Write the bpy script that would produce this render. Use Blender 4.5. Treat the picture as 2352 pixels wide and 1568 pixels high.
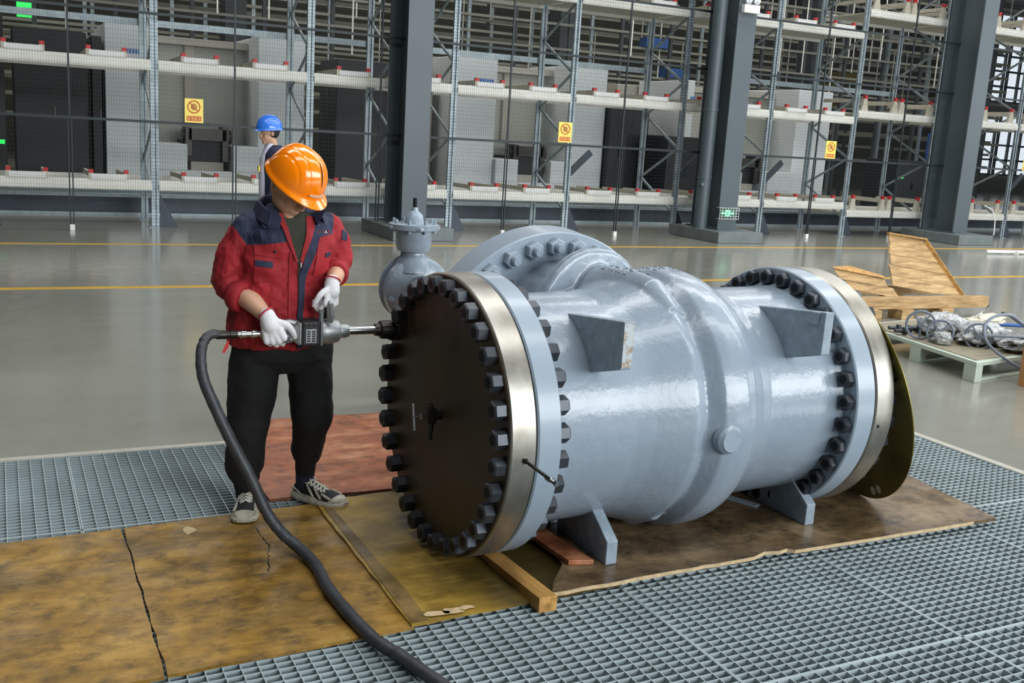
import bpy, bmesh, math, random
from math import pi, sin, cos, radians, sqrt, atan2
from mathutils import Vector, Matrix, Euler, noise

random.seed(7)
SC = bpy.context.scene
for o in list(bpy.data.objects): bpy.data.objects.remove(o)
COL = SC.collection

# ------------------------------------------------------------------ camera
camd = bpy.data.cameras.new('camera'); cam = bpy.data.objects.new('camera', camd); COL.objects.link(cam)
camd.sensor_width = 36.0; camd.lens = 36.0 * 2356.0 / 2352.0
camd.clip_start = 0.05; camd.clip_end = 300
cr = Vector((0.89566, -0.44076, 0.05913)); cd_ = Vector((-0.03627, -0.20494, -0.97810)); cf = Vector((0.44315, 0.87390, -0.19955))
cf.normalize(); cr = (cr - cf * cr.dot(cf)).normalized(); cu = cr.cross(cf)
cam.matrix_world = Matrix(((cr.x, cu.x, -cf.x, 0), (cr.y, cu.y, -cf.y, 0), (cr.z, cu.z, -cf.z, 1.72), (0, 0, 0, 1)))
SC.camera = cam

# ------------------------------------------------------------------ world, light, exposure
SC.view_settings.view_transform = 'Standard'; SC.view_settings.look = 'None'
SC.view_settings.gamma = 1.0; SC.view_settings.exposure = 0.0; SC.view_settings.use_curve_mapping = False
w = bpy.data.worlds.new('hall_air'); SC.world = w; w.use_nodes = True
w.node_tree.nodes['Background'].inputs[0].default_value = (0.80, 0.88, 1.0, 1)
w.node_tree.nodes['Background'].inputs[1].default_value = 0.15

def area(name, loc, rot, sx, sy, power, col=(1, 1, 1)):
    l = bpy.data.lights.new(name, 'AREA'); l.shape = 'RECTANGLE'; l.size = sx; l.size_y = sy; l.energy = power; l.color = col
    o = bpy.data.objects.new(name, l); o.location = loc; o.rotation_euler = rot; COL.objects.link(o); return o
# roof skylights (strips running along the hall)
area('skylight_light', (9, 1.0, 9.6), (0, 0, 0), 24, 1.6, 1000, (0.97, 0.99, 1.0))
area('skylight_light', (10, 7.0, 9.6), (0, 0, 0), 26, 1.6, 1250, (0.98, 0.99, 1.0))
area('skylight_light', (24, 13.0, 9.6), (0, 0, 0), 30, 1.6, 1300, (0.97, 0.98, 1.0))
area('skylight_light', (10, 23.0, 9.6), (0, 0, 0), 34, 2.4, 1250, (1.0, 0.98, 0.94))
area('skylight_light', (14, 32.0, 9.6), (0, 0, 0), 44, 2.4, 1000, (1.0, 0.97, 0.9))
# daylight through the window wall behind the camera and the one at the right end
area('window_daylight', (13.0, -9.0, 4.4), (radians(85), 0, 0), 22, 5.0, 3900, (0.93, 0.97, 1.0))
area('window_daylight', (30.0, 3.0, 4.2), (radians(90), 0, radians(90)), 18, 6.0, 1200, (0.94, 0.97, 1.0))

# ------------------------------------------------------------------ helpers: materials
def lin(c):
    out = []
    for v in c[:3]:
        v = v / 255.0
        out.append(v / 12.92 if v <= 0.04045 else ((v + 0.055) / 1.055) ** 2.4)
    return (*out, 1.0)

class NT:
    def __init__(s, name):
        s.m = bpy.data.materials.new(name); s.m.use_nodes = True; s.t = s.m.node_tree; s.n = s.t.nodes; s.l = s.t.links
        s.b = s.n['Principled BSDF']; s.tc = s.n.new('ShaderNodeTexCoord')
    def node(s, typ, **kw):
        n = s.n.new(typ)
        for k, v in kw.items(): setattr(n, k, v)
        return n
    def noise(s, scale, detail=4, rough=0.55, stretch=None, src=None):
        n = s.node('ShaderNodeTexNoise'); n.inputs['Scale'].default_value = scale; n.inputs['Detail'].default_value = detail; n.inputs['Roughness'].default_value = rough
        v = src or s.tc.outputs['Object']
        if stretch:
            mp = s.node('ShaderNodeMapping'); mp.inputs['Scale'].default_value = stretch; s.l.new(v, mp.inputs['Vector']); v = mp.outputs['Vector']
        s.l.new(v, n.inputs['Vector']); return n.outputs['Fac']
    def ramp(s, fac, stops):
        r = s.node('ShaderNodeValToRGB'); e = r.color_ramp.elements
        while len(e) < len(stops): e.new(0.5)
        for k, (p, c) in enumerate(stops): e[k].position = p; e[k].color = c if len(c) == 4 else (*c, 1)
        s.l.new(fac, r.inputs['Fac']); return r.outputs['Color']
    def mix(s, fac, a, b, typ='MIX'):
        m = s.node('ShaderNodeMix'); m.data_type = 'RGBA'; m.blend_type = typ
        for val, sock in ((fac, m.inputs[0]), (a, m.inputs[6]), (b, m.inputs[7])):
            if hasattr(val, 'default_value') or hasattr(val, 'is_linked'): s.l.new(val, sock)
            else: sock.default_value = val
        return m.outputs[2]
    def math(s, op, a, b=None, c=None):
        m = s.node('ShaderNodeMath'); m.operation = op
        for k, val in enumerate((a, b, c)):
            if val is None: continue
            if hasattr(val, 'is_linked'): s.l.new(val, m.inputs[k])
            else: m.inputs[k].default_value = val
        return m.outputs[0]
    def sep(s, src=None):
        x = s.node('ShaderNodeSeparateXYZ'); s.l.new(src or s.tc.outputs['Object'], x.inputs[0]); return x.outputs
    def bump(s, h, strength=0.2, dist=0.01):
        b = s.node('ShaderNodeBump'); b.inputs['Strength'].default_value = strength; b.inputs['Distance'].default_value = dist
        s.l.new(h, b.inputs['Height']); s.l.new(b.outputs[0], s.b.inputs['Normal']); return b
    def set(s, **kw):
        for k, v in kw.items():
            i = s.b.inputs[k]
            if hasattr(v, 'is_linked'): s.l.new(v, i)
            else: i.default_value = v
        return s

def simple(name, c, rough=0.5, metal=0.0, var=0.12, scale=6.0, bump=0.0, bscale=60.0, coat=0.0, stretch=None):
    t = NT(name); c1 = lin(c); f = 1 - var
    c2 = (c1[0] * f, c1[1] * f, c1[2] * f, 1); c3 = tuple(min(1, v * (1 + var)) for v in c1[:3]) + (1,)
    n = t.noise(scale, stretch=stretch)
    t.set(**{'Base Color': t.ramp(n, [(0.3, c2), (0.7, c3)]), 'Metallic': metal, 'Roughness': rough})
    if coat: t.set(**{'Coat Weight': coat, 'Coat Roughness': 0.12})
    if bump: t.bump(t.noise(bscale, 3), bump, 0.004)
    return t.m

M = {}
# polished concrete
t = NT('polished_concrete'); n1 = t.noise(0.55, 6, 0.6); n2 = t.noise(7, 5); n3 = t.noise(2.1, 6, 0.7, stretch=(0.5, 1.6, 1))
c = t.ramp(n1, [(0.3, lin((130, 131, 120))), (0.7, lin((152, 152, 140)))])
c = t.mix(t.math('MULTIPLY', n3, 0.45), c, lin((114, 114, 104)))
c = t.mix(t.math('MULTIPLY', n2, 0.25), c, lin((150, 149, 138)))
t.set(**{'Base Color': c, 'Roughness': t.math('MULTIPLY_ADD', n2, 0.16, 0.07), 'Specular IOR Level': 0.7}); M['floor'] = t.m
M['kerb'] = simple('cement_kerb', (165, 163, 152), 0.8, 0, 0.1, 20, 0.3)
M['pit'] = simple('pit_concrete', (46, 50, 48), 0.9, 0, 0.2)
M['yellow_line'] = simple('yellow_floor_paint', (214, 164, 40), 0.35, 0, 0.12, 3)
t = NT('galvanised_steel'); n = t.noise(9, 5, 0.7); v = t.node('ShaderNodeTexVoronoi'); v.inputs['Scale'].default_value = 60; t.l.new(t.tc.outputs['Object'], v.inputs['Vector'])
t.set(**{'Base Color': t.mix(t.math('MULTIPLY', v.outputs['Distance'], 0.3), t.ramp(n, [(0.3, lin((132, 146, 152))), (0.7, lin((165, 178, 182)))]), lin((110, 124, 130))), 'Metallic': 0.35, 'Roughness': 0.45}); M['galv'] = t.m
M['grate'] = simple('galvanised_grating', (158, 171, 174), 0.45, 0.10, 0.14, 3.0)
# plywood materials
def plywood(name, ca, cb, cc, rough0, wet, sc=1.0, dark=0.5):
    t = NT(name); n1 = t.noise(1.6 * sc, 7, 0.65, stretch=(0.6, 1.4, 1)); n2 = t.noise(5.5 * sc, 6, 0.7); n3 = t.noise(14 * sc, 5, 0.75, stretch=(0.5, 2.0, 1)); n4 = t.noise(90, 2)
    c = t.ramp(n1, [(0.32, lin(ca)), (0.52, lin(cb)), (0.7, lin(cc))])
    m = t.ramp(n2, [(0.44, (0, 0, 0, 1)), (0.66, (1, 1, 1, 1))])
    c = t.mix(t.math('MULTIPLY', m, dark), c, lin((ca[0] * 0.55, ca[1] * 0.55, ca[2] * 0.5)))
    m2 = t.ramp(n3, [(0.52, (0, 0, 0, 1)), (0.72, (1, 1, 1, 1))]); c = t.mix(t.math('MULTIPLY', m2, 0.45), c, lin(cc))
    m3 = t.ramp(n4, [(0.70, (0, 0, 0, 1)), (0.78, (1, 1, 1, 1))]); c = t.mix(t.math('MULTIPLY', m3, 0.5), c, lin((40, 32, 18)))
    r = t.ramp(t.noise(2.2 * sc, 5, 0.6), [(0.42, (wet, wet, wet, 1)), (0.62, (rough0, rough0, rough0, 1))])
    t.set(**{'Base Color': c, 'Roughness': r}); t.bump(t.mix(0.5, n2, n4), 0.35, 0.004); return t.m
M['ply_yellow'] = plywood('oily_yellow_plywood', (92, 70, 28), (146, 110, 42), (178, 142, 70), 0.6, 0.3, 1.9, 0.7)
M['ply_strip'] = plywood('stained_strip', (88, 70, 34), (112, 90, 48), (138, 114, 66), 0.5, 0.25, 2.0, 0.6)
M['ply_brown'] = plywood('wet_brown_plywood', (66, 52, 36), (106, 86, 60), (140, 120, 92), 0.5, 0.22, 1.7, 0.8)
M['ply_dark'] = plywood('oily_shaded_plywood', (104, 84, 34), (156, 126, 52), (190, 160, 84), 0.45, 0.3)
t_ = M['ply_dark'].node_tree; N_ = t_.nodes; b_ = N_['Principled BSDF']; lk = b_.inputs['Base Color'].links[0].from_socket     # wet oil and the flange's shadow, both painted dark toward the flange
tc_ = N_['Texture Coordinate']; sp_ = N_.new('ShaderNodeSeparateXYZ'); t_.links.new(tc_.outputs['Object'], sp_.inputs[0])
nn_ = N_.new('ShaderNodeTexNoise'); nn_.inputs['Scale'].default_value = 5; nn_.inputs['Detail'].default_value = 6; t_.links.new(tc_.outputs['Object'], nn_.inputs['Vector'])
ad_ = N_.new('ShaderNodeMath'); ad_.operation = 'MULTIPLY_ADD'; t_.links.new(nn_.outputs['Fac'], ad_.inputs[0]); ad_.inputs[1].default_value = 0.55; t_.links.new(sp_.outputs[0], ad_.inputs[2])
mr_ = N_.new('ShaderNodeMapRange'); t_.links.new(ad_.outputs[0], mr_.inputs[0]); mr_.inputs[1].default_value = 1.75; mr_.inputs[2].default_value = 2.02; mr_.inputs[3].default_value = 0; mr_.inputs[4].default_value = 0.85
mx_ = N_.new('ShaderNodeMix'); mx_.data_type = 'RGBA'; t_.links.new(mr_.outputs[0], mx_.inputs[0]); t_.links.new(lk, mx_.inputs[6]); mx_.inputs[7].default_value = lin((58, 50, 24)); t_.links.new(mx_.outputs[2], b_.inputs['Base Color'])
M['ply_red'] = plywood('worn_red_film_plywood', (118, 64, 42), (166, 98, 64), (200, 148, 112), 0.5, 0.3, 2.2, 0.6)
M['ply_edge'] = simple('plywood_edge', (186, 164, 128), 0.8, 0, 0.2, 40)
t = NT('sawn_timber'); n = t.noise(3, 6, 0.7, stretch=(8, 0.7, 8)); t.set(**{'Base Color': t.ramp(n, [(0.3, lin((120, 82, 36))), (0.6, lin((190, 144, 76))), (0.8, lin((208, 170, 104)))]), 'Roughness': 0.6}); t.bump(n, 0.3, 0.003); M['timber'] = t.m
t = NT('crate_plank'); n = t.noise(3, 6, 0.7, stretch=(1.0, 8, 8)); t.set(**{'Base Color': t.ramp(n, [(0.3, lin((112, 86, 52))), (0.5, lin((168, 136, 90))), (0.8, lin((204, 178, 132)))]), 'Roughness': 0.65}); t.bump(n, 0.3, 0.003); M['plank'] = t.m
# wet spray of droplets on the sheet nearest the camera
t_ = M['ply_yellow'].node_tree; N_ = t_.nodes; b_ = N_['Principled BSDF']; tc_ = N_['Texture Coordinate']
ds_ = N_.new('ShaderNodeVectorMath'); ds_.operation = 'DISTANCE'; t_.links.new(tc_.outputs['Object'], ds_.inputs[0]); ds_.inputs[1].default_value = (0.45, 3.22, 0.013)
mr_ = N_.new('ShaderNodeMapRange'); t_.links.new(ds_.outputs['Value'], mr_.inputs[0]); mr_.inputs[1].default_value = 0.12; mr_.inputs[2].default_value = 0.55; mr_.inputs[3].default_value = 1; mr_.inputs[4].default_value = 0
vo_ = N_.new('ShaderNodeTexVoronoi'); vo_.inputs['Scale'].default_value = 75; t_.links.new(tc_.outputs['Object'], vo_.inputs['Vector'])
dr_ = N_.new('ShaderNodeMapRange'); t_.links.new(vo_.outputs['Distance'], dr_.inputs[0]); dr_.inputs[1].default_value = 0.16; dr_.inputs[2].default_value = 0.34; dr_.inputs[3].default_value = 1; dr_.inputs[4].default_value = 0
nz_ = N_.new('ShaderNodeTexNoise'); nz_.inputs['Scale'].default_value = 13; t_.links.new(tc_.outputs['Object'], nz_.inputs['Vector'])
th_ = N_.new('ShaderNodeMapRange'); t_.links.new(nz_.outputs['Fac'], th_.inputs[0]); th_.inputs[1].default_value = 0.48; th_.inputs[2].default_value = 0.58
m1_ = N_.new('ShaderNodeMath'); m1_.operation = 'MULTIPLY'; t_.links.new(mr_.outputs[0], m1_.inputs[0]); t_.links.new(dr_.outputs[0], m1_.inputs[1])
m2_ = N_.new('ShaderNodeMath'); m2_.operation = 'MULTIPLY'; t_.links.new(m1_.outputs[0], m2_.inputs[0]); t_.links.new(th_.outputs[0], m2_.inputs[1])
t_.links.new(m2_.outputs[0], b_.inputs['Coat Weight']); b_.inputs['Coat Roughness'].default_value = 0.05
bp_ = N_.new('ShaderNodeBump'); bp_.inputs['Strength'].default_value = 1.0; bp_.inputs['Distance'].default_value = 0.012; t_.links.new(m2_.outputs[0], bp_.inputs['Height']); t_.links.new(bp_.outputs[0], b_.inputs['Coat Normal'])
# valve paint
t = NT('blue_grey_valve_paint'); n = t.noise(2.5, 5, 0.6); n2 = t.noise(26, 3, 0.6, stretch=(1, 1, 0.7)); n3 = t.noise(6, 3)
t.set(**{'Base Color': t.ramp(n, [(0.3, lin((127, 140, 152))), (0.7, lin((140, 153, 165)))]), 'Roughness': t.math('MULTIPLY_ADD', n3, 0.2, 0.16), 'Coat Weight': 0.2, 'Coat Roughness': 0.14})
t.bump(t.mix(0.35, n2, n3), 0.34, 0.011); M['paint'] = t.m
M['paint_plain'] = simple('blue_grey_machined_paint', (140, 154, 166), 0.34, 0, 0.05, 3, 0.08, 30, 0.2)
M['paint_chip'] = simple('chipped_blue_grey_paint', (134, 148, 159), 0.4, 0, 0.16, 22, 0.3, 40)
t = NT('turned_steel'); n = t.noise(3, 6, 0.7, stretch=(1, 0.6, 0.6)); n2 = t.noise(60, 2, 0.5, stretch=(6, 0.3, 0.3))
t.set(**{'Base Color': t.ramp(n, [(0.3, lin((132, 126, 112))), (0.65, lin((174, 172, 164)))]), 'Metallic': 0.85, 'Roughness': t.math('MULTIPLY_ADD', n, 0.25, 0.22)}); t.bump(n2, 0.06, 0.002); M['steel'] = t.m
t = NT('oiled_brown_steel'); n = t.noise(2.2, 6, 0.6); t.set(**{'Base Color': t.ramp(n, [(0.3, lin((50, 42, 30))), (0.7, lin((82, 70, 48)))]), 'Metallic': 0.3, 'Roughness': t.math('MULTIPLY_ADD', n, 0.3, 0.3)}); M['brown_steel'] = t.m
M['nut'] = simple('black_oxide_nut', (62, 66, 72), 0.38, 0.55, 0.15, 30, 0.1, 60)
M['stud'] = simple('dark_stud_end', (22, 23, 25), 0.5, 0.6, 0.1)
t = NT('olive_brass_cover'); n = t.noise(4, 6, 0.6); t.set(**{'Base Color': t.ramp(n, [(0.3, lin((92, 82, 30))), (0.7, lin((140, 128, 58)))]), 'Metallic': 0.55, 'Roughness': 0.38}); M['olive'] = t.m
M['chrome'] = simple('bright_steel', (200, 204, 206), 0.18, 1.0, 0.05)
M['cast_alu'] = simple('cast_aluminium', (158, 162, 162), 0.45, 0.7, 0.2, 25, 0.1, 120)
M['rubber'] = simple('black_rubber', (34, 36, 38), 0.55, 0, 0.15, 20)
M['hose'] = simple('taped_black_hose', (50, 53, 57), 0.5, 0, 0.2, 14, 0.5, 40)
M['dark_metal'] = simple('dark_tool_steel', (58, 56, 52), 0.35, 0.8, 0.15)
M['brass'] = simple('brass_fitting', (150, 130, 70), 0.3, 0.9, 0.1)
# people
M['skin'] = simple('skin', (196, 152, 124), 0.5, 0, 0.08, 12)
M['skin_dim'] = simple('face_skin', (172, 128, 104), 0.5, 0, 0.08, 12)
M['hair'] = simple('black_hair', (22, 20, 19), 0.6, 0, 0.1, 60)
M['glove'] = simple('white_knit_glove', (226, 226, 228), 0.9, 0, 0.06, 160, 0.3, 420)
M['cuff_red'] = simple('red_glove_hem', (170, 30, 50), 0.8)
M['red'] = simple('red_work_cloth', (146, 18, 28), 0.75, 0, 0.12, 7, 0.25, 500)
M['navy'] = simple('navy_work_cloth', (30, 37, 62), 0.8, 0, 0.1, 7, 0.25, 500)
M['black_cloth'] = simple('black_trouser_cloth', (12, 14, 15), 0.85, 0, 0.15, 5, 0.3, 300)
M['knit'] = simple('dark_olive_knit', (54, 56, 46), 0.95, 0, 0.35, 140, 0.8, 170)
M['orange'] = simple('orange_helmet_plastic', (252, 132, 8), 0.16, 0, 0.02, 3, 0, 1, 0.6)
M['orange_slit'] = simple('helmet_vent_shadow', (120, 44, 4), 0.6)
M['blue_hat'] = simple('blue_helmet_plastic', (54, 116, 214), 0.25, 0, 0.04, 3, 0, 1, 0.5)
M['lavender'] = simple('pale_shirt', (196, 196, 216), 0.8)
M['shoe_white'] = simple('scuffed_white_shoe', (168, 164, 150), 0.6, 0, 0.4, 30, 0.2, 60)
M['shoe_black'] = simple('black_shoe_mesh', (30, 31, 33), 0.8, 0, 0.2, 100, 0.3, 200)
M['lace'] = simple('white_lace', (222, 220, 206), 0.85)
M['white'] = simple('white_paint', (225, 226, 222), 0.5, 0, 0.04)
M['black'] = simple('black_plastic', (16, 17, 18), 0.5)
M['sweat_label'] = simple('label_red', (190, 40, 44), 0.7)
# background
M['rack_beam'] = simple('off_white_rack_paint', (224, 224, 214), 0.5, 0, 0.06, 3)
M['rack_cream'] = simple('cream_rack_paint', (196, 190, 172), 0.6, 0, 0.08, 5)
M['red_tip'] = simple('red_tip_paint', (196, 30, 34), 0.5)
M['fence'] = simple('dark_fence_paint', (30, 40, 44), 0.5, 0.2, 0.1)
M['column'] = simple('grey_column_paint', (74, 85, 91), 0.45, 0, 0.05, 1.5)
M['plinth'] = simple('painted_plinth', (104, 112, 112), 0.5, 0, 0.14, 6)
M['rail'] = simple('blue_grey_rail', (44, 54, 64), 0.45, 0.2, 0.3, 2.2)
M['machine_white'] = simple('machine_white_paint', (214, 219, 219), 0.45, 0, 0.05, 1.2)
M['machine_grey'] = simple('machine_grey_panel', (172, 174, 162), 0.5, 0, 0.08, 1)
M['machine_beige'] = simple('machine_beige_panel', (176, 170, 156), 0.5, 0, 0.06, 1)
M['machine_dark'] = simple('dark_cabinet_paint', (17, 22, 24), 0.55, 0, 0.15, 1)
M['blue_label'] = simple('blue_lettering', (40, 110, 190), 0.5)
M['far_beam'] = simple('far_conveyor_paint', (122, 122, 110), 0.6, 0, 0.15, 1)
M['far_pale'] = simple('far_pale_frame', (140, 140, 126), 0.6, 0, 0.15, 1)
M['far_dark'] = simple('far_dark_frame', (46, 52, 54), 0.6, 0, 0.15, 1)
M['sign_yellow'] = simple('yellow_sign_board', (240, 216, 96), 0.45, 0, 0.03)
M['sign_red'] = simple('sign_red_print', (190, 78, 36), 0.5)
M['pallet_green'] = simple('pale_green_pallet_paint', (186, 198, 184), 0.5, 0, 0.08, 5)
M['pallet_deck'] = simple('pallet_deck_ply', (140, 132, 110), 0.6, 0, 0.15, 5)
M['crate_orange'] = simple('orange_crate_wood', (168, 120, 76), 0.6, 0, 0.15, 8)
M['wheel'] = simple('grey_handwheel_paint', (112, 120, 132), 0.4, 0.1, 0.08)
t = NT('plastic_wrap'); n = t.noise(16, 5, 0.7); t.set(**{'Base Color': t.ramp(n, [(0.35, lin((120, 124, 128))), (0.6, lin((196, 198, 196)))]), 'Roughness': 0.22, 'Coat Weight': 0.5}); t.bump(n, 0.9, 0.03); M['wrap'] = t.m
M['rag'] = simple('cream_rag_cloth', (206, 200, 178), 0.85, 0, 0.12, 10, 0.5, 40)
M['blue_strap'] = simple('blue_strap', (36, 84, 150), 0.6)
M['wall_far'] = simple('far_wall_panel', (72, 72, 62), 0.8, 0, 0.12, 0.4)
M['ceiling'] = simple('roof_deck', (66, 70, 74), 0.8, 0, 0.1, 0.5)
M['wall_side'] = simple('side_wall_panel', (56, 62, 66), 0.7, 0, 0.1, 0.5)
def emis(name, c, s):
    t = NT(name); t.set(**{'Base Color': lin(c), 'Emission Color': lin(c), 'Emission Strength': s, 'Roughness': 0.3}); return t.m
M['sky_glass'] = emis('daylit_glass', (226, 236, 248), 1.15)
M['green_glow'] = emis('green_led', (30, 230, 90), 0.9)
M['exit_glow'] = emis('exit_sign_green', (120, 240, 180), 0.7)
M['exit_dark'] = simple('exit_sign_dark', (30, 70, 50), 0.5)
t = NT('lamp_lens'); t.set(**{'Base Color': lin((210, 214, 216)), 'Roughness': 0.1, 'Metallic': 0.4}); M['lens'] = t.m

# ------------------------------------------------------------------ helpers: geometry
def V(*a): return Vector(a[0]) if len(a) == 1 else Vector(a)
def frame_of(d):
    d = Vector(d).normalized(); a = Vector((0, 0, 1)) if abs(d.z) < 0.9 else Vector((1, 0, 0))
    u = d.cross(a).normalized(); v = d.cross(u).normalized(); return d, u, v

class MB:
    def __init__(s): s.v = []; s.f = []
    def add(s, vs, fs):
        b = len(s.v); s.v += [tuple(p) for p in vs]; s.f += [tuple(i + b for i in f) for f in fs]; return s
    def box(s, x0, x1, y0, y1, z0, z1):
        return s.add([(x0, y0, z0), (x1, y0, z0), (x1, y1, z0), (x0, y1, z0), (x0, y0, z1), (x1, y0, z1), (x1, y1, z1), (x0, y1, z1)],
                     [(0, 3, 2, 1), (4, 5, 6, 7), (0, 1, 5, 4), (1, 2, 6, 5), (2, 3, 7, 6), (3, 0, 4, 7)])
    def obox(s, c, ax, ay, az):   # centre and three half-vectors
        c, ax, ay, az = map(Vector, (c, ax, ay, az)); vs = []
        for k in (-1, 1):
            for (i, j) in ((-1, -1), (1, -1), (1, 1), (-1, 1)): vs.append(c + ax * i + ay * j + az * k)
        return s.add(vs, [(0, 3, 2, 1), (4, 5, 6, 7), (0, 1, 5, 4), (1, 2, 6, 5), (2, 3, 7, 6), (3, 0, 4, 7)])
    def bar(s, a, b, w, h=None, up=(0, 0, 1)):
        a, b = V(a), V(b); d = (b - a); L = d.length; d.normalize(); up = V(up)
        if abs(d.dot(up)) > 0.98: up = V(0, 1, 0)
        u = d.cross(up).normalized(); v = u.cross(d).normalized(); h = h or w
        return s.obox((a + b) / 2, d * L / 2, u * w / 2, v * h / 2)
    def loft(s, rings, cap=True, close=False):
        n = len(rings[0]); vs = [p for r in rings for p in r]; fs = []
        m = len(rings)
        for i in range(m if close else m - 1):
            a, b = i * n, ((i + 1) % m) * n
            for j in range(n):
                k = (j + 1) % n; fs.append((a + j, a + k, b + k, b + j))
        if cap and not close:
            fs.append(tuple(range(n))[::-1]); fs.append(tuple(range((m - 1) * n, m * n)))
        return s.add(vs, fs)
    def tube(s, pts, rad, seg=12, cap=True, flat=1.0):
        pts = [V(p) for p in pts]; rr = rad if isinstance(rad, (list, tuple)) else [rad] * len(pts)
        d, u, v = frame_of(pts[1] - pts[0]); rings = []
        for i, p in enumerate(pts):
            t_ = (pts[min(i + 1, len(pts) - 1)] - pts[max(i - 1, 0)]).normalized()
            u = (u - t_ * u.dot(t_)).normalized(); v = t_.cross(u)
            rings.append([p + (u * cos(2 * pi * k / seg) + v * sin(2 * pi * k / seg) * flat) * rr[i] for k in range(seg)])
        return s.loft(rings, cap)
    def cyl(s, a, b, r, r2=None, seg=20): return s.tube([a, b], [r, r if r2 is None else r2], seg)
    def lathe(s, o, ax, prof, seg=48, closed_axis=True, u0=None, fn=None):
        o = V(o); d, u, v = frame_of(ax); rings = []
        for (q, r) in prof:
            ring = []
            for k in range(seg):
                a = 2 * pi * k / seg; rr = r if fn is None else fn(q, r, a)
                ring.append(o + d * q + (u * cos(a) + v * sin(a)) * max(rr, 1e-4))
            rings.append(ring)
        return s.loft(rings, True)
    def hexn(s, a, ax, h, af, rot=0.0, ch=0.0):
        d, u, v = frame_of(ax); R_ = af / sqrt(3); a = V(a); rings = []
        for q, k_ in ((0, 1), (h - ch, 1), (h, 1 - (ch * 0.9 / R_ if ch else 0))):
            rings.append([a + d * q + (u * cos(rot + pi / 3 * k) + v * sin(rot + pi / 3 * k)) * R_ * k_ for k in range(6)])
        return s.loft(rings, True)
    def ell(s, c, rx, ry, rz, rot=None, seg=20, rg=12):
        c = V(c); Rm = rot or Matrix.Identity(3); rings = []
        for i in range(1, rg):
            th = pi * i / rg - pi / 2
            rings.append([c + Rm @ V(rx * cos(th) * cos(2 * pi * k / seg), ry * cos(th) * sin(2 * pi * k / seg), rz * sin(th)) for k in range(seg)])
        return s.loft(rings, True)
    def limb(s, pts, rad, seg=14, cap=True):   # smooth tapered limb with rounded ends
        pts = [V(p) for p in pts]; P = []; Rr = []
        n = len(pts)
        for i in range(n - 1):
            p0 = pts[max(i - 1, 0)]; p1 = pts[i]; p2 = pts[i + 1]; p3 = pts[min(i + 2, n - 1)]
            for k in range(5):
                t = k / 5.0
                P.append(0.5 * ((2 * p1) + (p2 - p0) * t + (2 * p0 - 5 * p1 + 4 * p2 - p3) * t * t + (3 * p1 - p0 - 3 * p2 + p3) * t ** 3))
                t2 = t * t * (3 - 2 * t); Rr.append(rad[i] * (1 - t2) + rad[i + 1] * t2)
        P.append(pts[-1]); Rr.append(rad[-1])
        if cap:
            d0 = (P[0] - P[1]).normalized(); d1 = (P[-1] - P[-2]).normalized(); r0, r1 = Rr[0], Rr[-1]
            P = [P[0] + d0 * r0 * q for q in (0.97, 0.8, 0.45)] + P + [P[-1] + d1 * r1 * q for q in (0.45, 0.8, 0.97)]
            Rr = [r0 * q for q in (0.25, 0.6, 0.89)] + Rr + [r1 * q for q in (0.89, 0.6, 0.25)]
        return s.tube(P, Rr, seg)
    def prism(s, poly, thick):   # 3D polygon and thickness vector
        p = [V(q) for q in poly]; t = V(thick); n = len(p)
        return s.add(p + [q + t for q in p], [tuple(range(n))[::-1], tuple(range(n, 2 * n))] + [(i, (i + 1) % n, (i + 1) % n + n, i + n) for i in range(n)])
    def torus(s, c, ax, R_, r, seg=28, sg=8, a0=0, a1=2 * pi):
        d, u, v = frame_of(ax); c = V(c); rings = []; full = abs(a1 - a0 - 2 * pi) < 1e-6
        m = seg if full else seg + 1
        for i in range(m):
            a = a0 + (a1 - a0) * i / seg; e = u * cos(a) + v * sin(a)
            rings.append([c + e * (R_ + r * cos(2 * pi * k / sg)) + d * r * sin(2 * pi * k / sg) for k in range(sg)])
        return s.loft(rings, True, close=full)
    def build(s, name, mat, parent=None, smooth=None, bevel=0, sub=0, remesh=0, sm=0, disp=None, kind=None, label=None):
        me = bpy.data.meshes.new(name); me.from_pydata(s.v, [], s.f)
        bm = bmesh.new(); bm.from_mesh(me); bmesh.ops.recalc_face_normals(bm, faces=bm.faces); bm.to_mesh(me); bm.free()
        me.materials.append(M[mat] if isinstance(mat, str) else mat)
        o = bpy.data.objects.new(name, me); COL.objects.link(o)
        if smooth or remesh:
            for p in me.polygons: p.use_smooth = True
            if smooth and not remesh: me.set_sharp_from_angle(angle=radians(smooth))
        if parent is not None:
            o.parent = parent; o.matrix_parent_inverse = Matrix.Translation(-Vector(world_loc(parent)))
        if remesh:
            m = o.modifiers.new('remesh', 'REMESH'); m.mode = 'VOXEL'; m.voxel_size = remesh; m.use_smooth_shade = True
        if sm:
            m = o.modifiers.new('smooth', 'SMOOTH'); m.factor = 0.5; m.iterations = sm
        if disp:
            tx = bpy.data.textures.new(name + '_folds', 'CLOUDS'); tx.noise_scale = disp[0]; tx.noise_depth = 2
            m = o.modifiers.new('folds', 'DISPLACE'); m.texture = tx; m.strength = disp[1]; m.mid_level = 0.5; m.texture_coords = 'LOCAL'
        if bevel:
            m = o.modifiers.new('bevel', 'BEVEL'); m.width = bevel; m.segments = 2; m.limit_method = 'ANGLE'; m.angle_limit = radians(40)
        if sub:
            m = o.modifiers.new('sub', 'SUBSURF'); m.levels = sub; m.render_levels = sub
        if kind: o['kind'] = kind
        if label: o['label'] = label
        return o

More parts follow.
